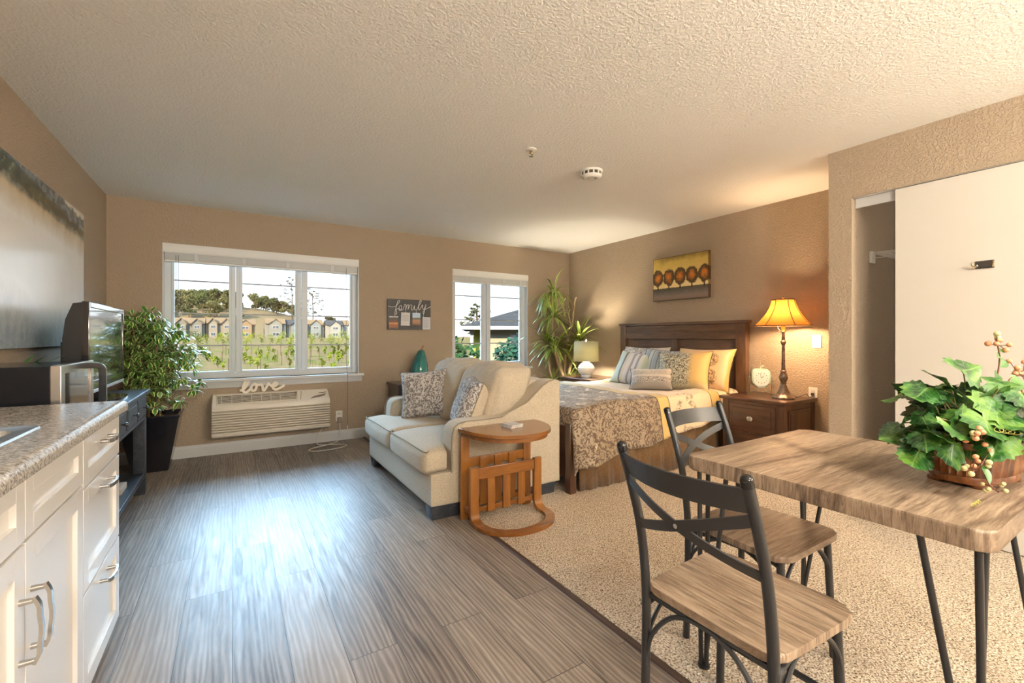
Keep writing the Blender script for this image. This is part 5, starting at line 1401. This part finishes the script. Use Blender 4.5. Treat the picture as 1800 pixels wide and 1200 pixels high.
head(pos(-.12, 1.76), 46, .48, (-.05, .95), 2.6, .034, rt*-.75)
head(pos(-.12, 1.44), 34, .44, (-.1, 1.1), 1.4, .036)
head(pos(-.10, .99, .06), 36, .48, (-.1, 1.2), 1.6, .042)
head(pos(.25, 1.11, .08), 34, .46, (-.1, 1.2), 1.3, .042)
head(pos(-.20, 1.08), 24, .50, (.0, 1.2), 1.4, .038)
head(pos(-.14, .52, .05), 18, .40, (.0, 1.1), 1.2, .028)
head(pos(.10, .55, .02), 16, .34, (.2, 1.2), 1.2, .028)

# ------------------------------------------------------------------ ceiling fittings, closet fittings
t = thing('smoke_detector', 'round white smoke detector on the ceiling', 'smoke detector', (2.331, 2.573, CEIL-.062), local=True)
b = N(); lathe(b, [(.052, 0), (.060, .003), (.076, .016), (.078, .022)], seg=40); lathe(b, [(.080, .045), (.083, .050), (.083, .060), (.078, .0615)], seg=40)
obj('cover', b, M['boxwhite'], t)
b = N(); lathe(b, [(.073, .020), (.073, .047)], seg=40); obj('vent_gap', b, pm('dark_vent', (.07, .055, .035), .7), t)
b = N()
for k in range(12):
    a = 2*PI*k/12; box(b, -.006, .006, -.004, .004, .020, .047); 
    for v in b.verts[-8:]:
        pass
b.free(); b = N()
for k in range(12):
    a = 2*PI*k/12; obox(b, Matrix.Translation((.075*math.cos(a), .075*math.sin(a), .0335)) @ Matrix.Rotation(a, 4, 'Z'), .008, .010, .028)
obj('vent_rib', b, M['boxwhite'], t)
b = N(); lathe(b, [(.008, -.0015), (.009, .002)], (.018, -.022, 0), 12); obj('test_button', b, M['cord'], t)
b = N(); lathe(b, [(.006, -.0012), (.007, .002)], (-.026, .006, 0), 12); obj('sensor', b, pm('tan_sensor', (.4, .28, .15), .5), t)
t = thing('fire_sprinkler', 'small pendant fire sprinkler on the ceiling', 'sprinkler', (1.716, 2.494, CEIL-.052), local=True)
b = N(); lathe(b, [(.014, .040), (.034, .046), (.036, .051), (.034, .0515)], seg=28); obj('escutcheon', b, M['boxwhite'], t)
b = N(); lathe(b, [(.009, .018), (.011, .024), (.009, .030), (.011, .048)], seg=14)
for s in (-1, 1): tube(b, catmull([(s*.010, 0, .032), (s*.014, 0, .018), (s*.006, 0, .006)], 4), .0028, 6)
obj('frame', b, pm('brass_tarnished', (.35, .25, .14), .35, .9), t)
b = N(); lathe(b, [(.004, 0), (.015, .001), (.015, .0025), (.006, .004), (.005, .012)], seg=16); obj('deflector', b, M['chrome'], t)
t = thing('wire_shelf', 'white wire closet shelf inside the dim closet', 'shelf', (4.0, .9, 1.73))
b = N()
for k in range(12):
    x = 3.93+.034*k; tube(b, [(x, -.9, 1.775), (x, 1.358, 1.775)], .0028, 6)
for k in range(50): y = -.9+2.25*k/49; tube(b, [(3.92, y, 1.771), (4.34, y, 1.771)], .0018, 4)
for z in (1.775, 1.735): tube(b, [(3.92, -.9, z), (3.92, 1.358, z)], .0032, 6)
for k in range(24): y = -.9+2.25*k/23; tube(b, [(3.92, y, 1.775), (3.92, y, 1.735)], .002, 4)
obj('wire_deck', b, M['white'], t)
b = N(); box(b, 3.90, 3.96, 1.345, 1.3625, 1.70, 1.785, .003); obj('wall_bracket', b, M['white'], t)
t = thing('coat_hook', 'chrome double coat hook on the sliding closet door', 'hook', (CLX+.0115, .704, 1.568), local=True)
b = N(); box(b, -.006, 0, -.038, .038, -.022, .022, .003); obj('plate', b, pm('dark_chrome', (.20, .21, .24), .15, 1), t)
for s in (-1, 1):
    b = N(); tube(b, catmull([(-.004, s*.032, -.006), (-.020, s*.036, -.014), (-.040, s*.040, -.008), (-.045, s*.042, .012)], 5), [.005]*15+[.006], 8); obj('prong', b, pm('warm_chrome', (.75, .6, .4), .15, 1), t)

# ------------------------------------------------------------------ dining table
t = thing('dining_table', 'weathered oak dining table on black hairpin legs', 'dining table', (1.76, .63, 0))
TX0, TX1, TY0, TY1 = 1.345, 2.17, .255, 1.005
b = N(); prism(b, rrect(TX0, TX1, TY0, TY1, .035), 'z', .708, .755, .006, 3); obj('tabletop', b, M['rustic_x'], t)
for cx, cy, sx, sy in ((TX0+.04, TY0+.03, 1, 1), (TX0+.04, TY1-.03, 1, -1), (TX1-.04, TY0+.03, -1, 1), (TX1-.04, TY1-.03, -1, -1)):
    b = N(); f = Vector((cx+sx*.015, cy-sy*.005, .010))
    box(b, min(cx-sx*.02, cx+sx*.12), max(cx-sx*.02, cx+sx*.12), min(cy-sy*.015, cy+sy*.12), max(cy-sy*.015, cy+sy*.12), .702, .7085, .001)
    tops = [(cx, cy, .703), (cx, cy+sy*.10, .703), (cx+sx*.05, cy, .703)]; offs = [(0, 0), (sx*.018, sy*.004), (sx*.008, sy*.016)]
    for p, o_ in zip(tops, offs): tube(b, [p, (f.x+o_[0], f.y+o_[1], .010)], .0078, 10)
    lathe(b, [(.012, .0062), (.020, .008), (.020, .016), (.012, .018)], (f.x+sx*.008, f.y+sy*.006, 0), 14)
    obj('hairpin_leg', b, M['black'], t)

# ------------------------------------------------------------------ chairs (local: front +x, seat centre at origin)
def make_chair(label, loc, rz):
    t = thing('dining_chair', label, 'dining chair', loc, rz, 'metal dining chairs with wooden seats', local=True)
    b = N(); pl = []
    A = [(-.176, -.150), (-.178, 0), (-.176, .150), (-.158, .178), (-.10, .188), (.12, .200), (.160, .196), (.186, .170), (.192, .12), (.192, -.12), (.186, -.170), (.160, -.196), (.12, -.200), (-.10, -.188), (-.158, -.178)]
    pl = [(p.x, p.y) for p in catmull([(x, y, 0) for x, y in A], 3, True)]
    prism(b, pl, 'z', .442, .463, .006, 3); obj('seat', b, M['rustic_y'], t)
    posts = []
    for s in (-1, 1):
        P = catmull([(-.181, s*.183, .006), (-.176, s*.180, .25), (-.178, s*.178, .45), (-.199, s*.177, .62), (-.235, s*.176, .75), (-.277, s*.175, .868)], 6)
        b = N(); tube(b, P, .0128, 14); p = obj('back_post', b, M['black'], t)
        b = N(); c = Vector((-.277, s*.175, .868)); d = Vector((-.042, 0, .118)).normalized(); lathe(b, [(.0136, -.012), (.0140, .002), (.0125, .008), (.008, .0125), (.002, .0135)], seg=14)
        b.transform(Matrix.Translation(c) @ Vector((0, 0, 1)).rotation_difference(d).to_matrix().to_4x4()); obj('post_cap', b, pm('gloss_black_cap', (.01, .01, .011), .15), p)
        P = [(.158, s*.160, .442), (.172, s*.176, .006)]
        b = N(); tube(b, P, .0125, 14); obj('front_leg', b, M['black'], t)
        b = N(); tube(b, catmull([(-.173, s*.178, .405), (-.09, s*.168, .428), (.10, s*.162, .428), (.160, s*.162, .415)], 4), .008, 8); tube(b, catmull([(-.177, s*.179, .25), (-.160, s*.178, .33), (-.10, s*.174, .405), (-.03, s*.168, .436)], 6), .006, 8)
        tube(b, catmull([(.168, s*.172, .27), (.145, s*.171, .35), (.09, s*.169, .41), (.02, s*.166, .436)], 6), .006, 8); obj('side_brace', b, M['black'], t)
        b = N()
        for zz, xx in ((.445, -.205), (.37, -.204)): lathe(b, [(.006, 0), (.006, .004), (.003, .006)], (0, 0, 0), 8); 
        b.transform(Matrix.Translation((-.178, s*.190, .40)) @ Matrix.Rotation(-s*PI/2, 4, 'X')); obj('bolt', b, M['chrome'], p)
    b = N(); tube(b, catmull([(-.178, -.178, .22), (-.178, -.160, .32), (-.176, -.09, .41), (-.175, 0, .435), (-.176, .09, .41), (-.178, .160, .32), (-.178, .178, .22)], 6), .0065, 8)
    tube(b, [(-.168, -.176, .432), (-.168, .176, .432)], .009, 8); obj('rear_brace', b, M['black'], t)
    b = N(); tube(b, [(.158, -.161, .43), (.158, .161, .43)], .008, 8); tube(b, catmull([(.168, -.170, .27), (.165, -.15, .35), (.162, -.08, .42), (.160, 0, .436), (.162, .08, .42), (.165, .15, .35), (.168, .170, .27)], 6), .006, 8); obj('front_brace', b, M['black'], t)
    b = N(); tube(b, [(.166, -.168, .22), (.166, .168, .22)], .009, 10); obj('stretcher', b, M['black'], t)
    def bow(s, z, k=1): # point across the curved back, s -1..1
        x = -.199-(z-.62)*.33 if z > .62 else -.199
        return Vector((x-.045*(1-s*s)*k, s*.174, z))
    P = [bow(-1+2*i/14, .824) for i in range(15)]
    b = N(); band(b, P, .062, .005, lambda q: (-1, (q-.5)*-.5, -.33)); obj('top_rail', b, M['black'], t)
    for s in (-1, 1):
        P = [bow(s*(-1+2*i/14), .78-.135*i/14, 1) for i in range(15)]
        b = N(); band(b, P, .028, .004, lambda q: (-1, 0, -.33)); obj('cross_bar', b, M['black'], t)
    b = N(); lathe(b, [(.006, 0), (.006, .006)], seg=8); b.transform(Matrix.Translation(bow(0, .7125)+Vector((-.005, 0, 0))) @ Matrix.Rotation(PI/2, 4, 'Y')); obj('bolt', b, M['chrome'], t)
    return t
make_chair('black metal chair with wooden seat closest to the camera at the table end', (1.180, .700, 0), 0)
c2 = copy_tree(bpy.data.objects['dining_chair']); c2.location = (1.672, .925, 0); c2.rotation_euler = (0, 0, -PI/2)
c2['label'] = 'black metal chair at the far side of the table facing the camera'

# ------------------------------------------------------------------ planter with ivy and berries
t = thing('ivy_planter', 'oval terracotta planter of artificial ivy and berries on the dining table', 'planter', (1.82, .385, .7555), local=True)
t.rotation_euler = (0, 0, -.14)
def m_terra():
    m, tt, bs = newmat('glazed_brown_terracotta'); g = G(tt); c = g.co(); n1 = g.noise(g.co(scale=(1, 1, .35)), 28, 5, .7); z = g.xyz(c)[2]
    col = g.ramp(n1, [(.32, (.045, .016, .008)), (.5, (.17, .055, .016)), (.68, (.36, .15, .038))])
    g.l(col, bs.inputs['Base Color']); bs.inputs['Roughness'].default_value = .32; bs.inputs['Coat Weight'].default_value = .3
    g.l(g.bump(n1, .3, .004), bs.inputs['Normal']); return m
mt = m_terra()
def oval(bm, prof, seg=96, mi=0):
    rings = []
    for (a_, b_, z, fl) in prof:
        ring_ = []
        for k in range(seg):
            th = 2*PI*k/seg; cs, sn = math.cos(th), math.sin(th); e_ = 2.7
            r = (abs(cs)**e_+abs(sn)**e_)**(-1/e_); w_ = 1+fl*(.5+.5*math.cos(th*30))
            ring_.append(bm.verts.new((a_*r*cs*w_, b_*r*sn*w_, z)))
        rings.append(ring_)
    for i in range(len(rings)-1):
        for k in range(seg): bm.faces.new((rings[i][k], rings[i][(k+1) % seg], rings[i+1][(k+1) % seg], rings[i+1][k]))
    bm.faces.new(rings[0][::-1]); bm.faces.new(rings[-1])
b = N(); oval(b, [(.118, .068, .008, 0), (.128, .076, .010, 0), (.132, .080, .022, 0), (.130, .078, .030, 0), (.131, .079, .034, .07), (.141, .087, .095, .07), (.143, .089, .100, 0), (.152, .097, .106, 0), (.157, .102, .116, 0), (.155, .100, .126, 0), (.146, .091, .130, 0), (.138, .083, .127, 0), (.132, .078, .108, 0)])
for sx in (-1, 1):
    for sy in (-1, 1): lathe(b, [(.022, 0), (.024, .004), (.022, .012)], (sx*.09, sy*.045, 0), 12)
obj('pot', b, mt, t, ang=50)
b = N(); oval(b, [(.135, .080, .100, 0), (.13, .076, .112, 0), (.02, .012, .122, 0)], 40); obj('soil', b, M['soil'], t)
def ivy(bm, base, d, nrm, s, rn):
    """five lobed toothed leaf, folded along its midrib and curled"""
    uvl = bm.loops.layers.uv.get('UV') or bm.loops.layers.uv.new('UV')
    d = Vector(d).normalized(); n = Vector(nrm); n = (n-d*n.dot(d)).normalized(); sd = d.cross(n)
    out = [(0, 0), (-.10, .16), (-.20, .30), (-.12, .36), (-.16, .46), (.02, .46), (.10, .58), (.24, .50), (.34, .56), (.44, .40), (.58, .42), (.66, .28), (.80, .22), (.86, .12), (1.02, 0)]
    def P(x, y):
        lift = -.35*abs(y)**1.3*s*fold+.22*s*math.sin(x*2.2)*cur*-1+.03*s*math.sin(x*9+y*14)
        return Vector(base)+d*(x*s)+sd*(y*s)+n*lift
    fold = rn.uniform(.2, 1.1); cur = rn.uniform(.3, 1.2)
    for q in (1, -1):
        mid = [(0, 0), (.18, 0), (.36, 0), (.55, 0), (.76, 0), (1.02, 0)]
        mv = [bm.verts.new(P(x, 0)) for x, y in mid]; hv = [bm.verts.new(P(x*.62+.38*.30, y*.5*q)) for x, y in ((-.1, .30), (.05, .42), (.30, .48), (.50, .36), (.76, .2))]
        ov = [bm.verts.new(P(x, y*q)) for x, y in out[1:-1]]
        faces = [(mv[0], ov[0], hv[0], mv[1]), (ov[0], ov[1], ov[2], hv[0]), (hv[0], ov[2], ov[3], hv[1]), (hv[1], ov[3], ov[4], ov[5]), (hv[1], ov[5], ov[6], hv[2]), (hv[2], ov[6], ov[7], ov[8]), (hv[2], ov[8], hv[3]), (hv[3], ov[8], ov[9], ov[10]), (hv[3], ov[10], hv[4]), (hv[4], ov[10], ov[11], ov[12]), (hv[4], ov[12], mv[5], mv[4]),
                 (mv[1], hv[0], hv[1], mv[2]), (mv[2], hv[1], hv[2]), (mv[2], hv[2], mv[3]), (mv[3], hv[2], hv[3]), (mv[3], hv[3], hv[4], mv[4])]
        uvm = {}
        for v, (x, y) in list(zip(mv, mid)): uvm[v] = (.5, x)
        for v, (x, y) in zip(hv, ((-.1, .30), (.05, .42), (.30, .48), (.50, .36), (.76, .2))): uvm[v] = (.5+.5*y*q*.9, x)
        for v, (x, y) in zip(ov, out[1:-1]): uvm[v] = (.5+y*q*.9, x)
        for f in faces:
            try: fc = bm.faces.new(f if q > 0 else f[::-1])
            except ValueError: continue
            for l in fc.loops: l[uvl].uv = uvm[l.vert]
def m_ivy():
    m, tt, bs = newmat('ivy_leaf'); g = G(tt); c = g.co(); uv = g.xyz(g.co('UV')); n1 = g.noise(c, 13, 3, .7); n2 = g.noise(c, 55, 3)
    col = g.ramp(n1, [(.36, (.004, .030, .008)), (.5, (.020, .105, .014)), (.64, (.12, .25, .03))])
    col = g.mix(g.m('MULTIPLY', g.step(n2, .58, .08), .35), col, (.20, .34, .16))
    d = g.m('ABSOLUTE', g.m('SUBTRACT', uv[0], .5)); vein = g.m('SUBTRACT', 1, g.step(d, .018, .012))
    ang = g.m('ABSOLUTE', g.m('SUBTRACT', g.m('FRACT', g.m('ADD', g.m('MULTIPLY', uv[1], 4.5), g.m('MULTIPLY', d, -5))), .5)); v2 = g.m('SUBTRACT', 1, g.step(ang, .055, .04))
    k = g.m('MAXIMUM', vein, g.m('MULTIPLY', v2, .6)); col = g.mix(g.m('MULTIPLY', k, .55), col, (.22, .36, .10))
    g.l(col, bs.inputs['Base Color']); bs.inputs['Roughness'].default_value = .36; g.l(g.bump(g.m('ADD', n2, g.m('MULTIPLY', k, -.4)), .35, .003), bs.inputs['Normal']); return m
rn = random.Random(20); bl = N(); bs_ = N()
for i in range(120):
    a = rn.uniform(0, 2*PI); q = rn.random()
    el = .05+1.15*rn.random()
    L = rn.uniform(.07, .185)
    o_ = Vector((rn.uniform(-.10, .10), rn.uniform(-.05, .05), .115))
    d = Vector((math.cos(a)*math.cos(el)*1.1, math.sin(a)*math.cos(el)*.80, math.sin(el)*1.05))
    e_ = o_+d*L
    e_.z = max(e_.z, .150 if e_.y < .02 else .11)
    tube(bs_, catmull([o_, o_+d*L*.5+Vector((0, 0, .02)), e_], 3), .0016, 5)
    out = Vector((e_.x, e_.y, 0)); out = out.normalized() if out.length > .01 else Vector((1, 0, 0))
    ld = (out*rn.uniform(.4, 1)+Vector((rn.gauss(0, .5), rn.gauss(0, .5), rn.uniform(-.45, .3)))).normalized()
    nn = (Vector((0, 0, 1))+out*.7+Vector((rn.gauss(0, .3), rn.gauss(0, .3), 0)))
    ivy(bl, e_, ld, nn, rn.uniform(.055, .088), rn)
# hand placed sprays: tall left top, drooping left and right front
for p, ld, nn, s in (((-.115, .02, .285), (-.2, -.1, .05), (-.2, -.7, .7), .10), ((-.07, .0, .315), (.9, -.1, .15), (.1, -.8, .7), .10), ((-.18, .03, .27), (-1, -.1, -.1), (-.2, -.4, .9), .09), ((-.225, .03, .125), (-.5, -.3, -.7), (-.5, -.8, .3), .075), ((-.20, -.03, .13), (-.5, -.4, -.5), (-.3, -1, .4), .085),
                     ((.13, -.10, .13), (.35, -.5, -.85), (.1, -1, .3), .11), ((.15, -.09, .10), (.3, -.4, -.9), (.4, -.9, .2), .10), ((-.03, -.095, .185), (.05, -.6, -.42), (0, -1, .5), .085), ((-.07, -.06, .25), (-.1, -.7, -.35), (-.1, -.9, .6), .13), ((.02, -.07, .23), (.2, -.7, -.5), (.1, -.9, .5), .11), ((.10, -.05, .21), (.5, -.6, -.2), (.2, -.6, .8), .11),
                     ((.18, -.02, .19), (.9, -.4, -.2), (.2, -.5, .8), .11), ((-.25, .02, .10), (-.9, -.3, -.2), (-.1, -.5, .9), .075), ((-.14, -.07, .20), (-.7, -.6, -.3), (-.3, -.8, .6), .10)):
    tube(bs_, catmull([(p[0]*.4, p[1]*.4, .12), (p[0]*.75, p[1]*.75, p[2]*.75+.05), p], 3), .0017, 5); ivy(bl, p, ld, nn, s, rn)
for v in bl.verts:
    if v.co.z < .006: v.co.z = .006+.1*abs(v.co.x) % .01
obj('foliage', bl, m_ivy(), t, ang=60); obj('stems', bs_, pm('green_brown_stem', (.16, .14, .04), .6, c2=(.30, .22, .09), sc=20), t)
M['berry'] = pm('salmon_berry', (.60, .20, .10), .35, c2=(.72, .40, .20), sc=60); M['berryg'] = pm('pale_green_berry', (.50, .50, .22), .4, c2=(.62, .52, .30), sc=60)
mesh_b = []
for mm in (M['berry'], M['berryg']):
    b = N(); bmesh.ops.create_uvsphere(b, u_segments=14, v_segments=10, radius=1)
    for f in b.faces: f.smooth = True
    me = bpy.data.meshes.new('berry'); b.to_mesh(me); b.free(); me.materials.append(mm); mesh_b.append(me)
twig = pm('red_brown_twig', (.15, .055, .030), .6)
def sprig(pts, berries, leaves):
    b = N(); P = catmull(pts, 5); tube(b, P, [.0030-.0016*i/len(P) for i in range(len(P))], 6)
    for q, off, r_, g_ in berries:
        p = P[min(int(q*(len(P)-1)), len(P)-1)]; tube(b, [p, p+Vector(off)], .0010, 5)
    s = obj('berry_sprig', b, twig, t)
    for q, off, r_, g_ in berries:
        p = P[min(int(q*(len(P)-1)), len(P)-1)]; o = bpy.data.objects.new('berry', mesh_b[g_]); C.objects.link(o); o.parent = s; o.location = p+Vector(off); o.scale = (r_*1.15, r_, r_)
    b = N()
    for q, d, L in leaves:
        p = P[min(int(q*(len(P)-1)), len(P)-1)]; leaf(b, p, d, (0, -1, .6), L, L*.6, .4, 4, .15)
    if leaves: obj('sprig_leaves', b, M['leaf'], s)
def bers(n, lo, hi, rad, r_, sd, gf=.2):
    q = random.Random(sd); return [(q.uniform(lo, hi), (q.gauss(0, rad), q.gauss(0, rad), q.gauss(.004, rad)), q.uniform(r_*.8, r_*1.15), 1 if q.random() < gf else 0) for _ in range(n)]
sprig([(.06, .0, .12), (.075, -.02, .22), (.085, -.02, .29), (.10, -.02, .345), (.088, -.02, .385), (.080, -.02, .405)], bers(8, .80, .98, .014, .0072, 1)+[(1, (0, 0, .006), .005, 1)], [(.52, (.5, 0, .3), .05), (.66, (-.9, -.2, .2), .045), (.45, (-.9, -.2, .0), .05), (.75, (.9, 0, .1), .03)])
sprig([(.06, .0, .12), (.085, -.03, .23), (.13, -.03, .285), (.18, -.03, .298), (.23, -.03, .31)], bers(12, .70, 1, .014, .0072, 2, .05), [(.5, (.8, -.2, .0), .06)])
sprig([(.05, -.02, .12), (.08, -.05, .20), (.105, -.06, .225), (.13, -.06, .235)], bers(9, .7, 1, .015, .0085, 3, .1), [])
sprig([(-.04, -.03, .12), (-.12, -.07, .155), (-.19, -.085, .15), (-.245, -.09, .165)], bers(9, .72, 1, .013, .0068, 4, .15), [(.6, (-.4, -.4, -.5), .05)])
sprig([(-.04, -.02, .12), (-.13, -.07, .11), (-.21, -.09, .09), (-.265, -.09, .075)], bers(9, .66, 1, .015, .0062, 5, .35), [(.7, (-.3, -.4, -.6), .05)])
sprig([(-.08, -.03, .12), (-.17, -.08, .08), (-.20, -.10, .045), (-.19, -.115, .025)], bers(6, .7, 1, .012, .0055, 6, .95), [])
tm = pm('yellow_tendril', (.55, .50, .14), .5)
for k, (p, d, r_) in enumerate((((-.06, -.125, .205), (.075, -.01, .035), .007), ((-.16, -.10, .175), (.06, -.02, -.01), .009), ((-.27, -.11, .015), (-.045, .0, -.006), .005), ((.06, -.115, .15), (.05, -.01, -.03), .006))):
    P = [Vector(p)+Vector(d)*(i/40)+Vector((0, math.sin(i*.62)*r_*.7, math.cos(i*.62)*r_*.55)) for i in range(41)]
    b = N(); tube(b, P, .0010, 5); obj('tendril', b, tm, t)

# ------------------------------------------------------------------ fill globes added out of view, where overhead light is only inferred
def pendant(label, x, y, z, L, col, r_=.17):  # hanging globe added to brighten the room from outside the view
    t = thing('fill_globe_lamp', label, 'fill lamp', (x, y, z), local=True)
    b = N(); lathe(b, [(.05, CEIL-z-.0005), (.05, CEIL-z-.02), (.006, CEIL-z-.03), (.006, r_+.02), (.03, r_+.01), (.03, r_-.01)], seg=20); obj('rod', b, M['chrome'], t)
    b = N(); bmesh.ops.create_uvsphere(b, u_segments=24, v_segments=16, radius=r_); obj('globe', b, pm('fill_globe_glow', (.9, .9, .9), .3, emit=L, ecol=col), t)
pendant('added unseen fill globe at the far end of the entry', 3.1, -3.1, 1.75, 150, (1, .92, .82))
pendant('small bright unseen fill globe added over the kitchen floor', .07, -2.2, 2.2, 420, (1, .92, .80), .12)
pendant('added unseen fill globe by the closet', 3.0, -1.3, 1.75, 90, (1, .86, .64))
pendant('added unseen fill globe above the camera', 1.35, -.5, 2.14, 60, (1, .90, .75), .16)
t = thing('closet_fill_light', 'small unseen fill light added inside the closet', 'ceiling light', (4.0, -.2, CEIL-.07), local=True)  # unseen lamp added to brighten the closet interior
b = N(); lathe(b, [(.09, .055), (.095, .06), (.095, .0695), (.02, .0698)], seg=24); obj('base', b, M['chrome'], t)
b = N(); lathe(b, [(.01, 0), (.05, .006), (.08, .03), (.09, .055)], seg=24); obj('diffuser', b, pm('closet_fill_glow', (.9, .9, .9), .3, emit=120, ecol=(1, .92, .80)), t)
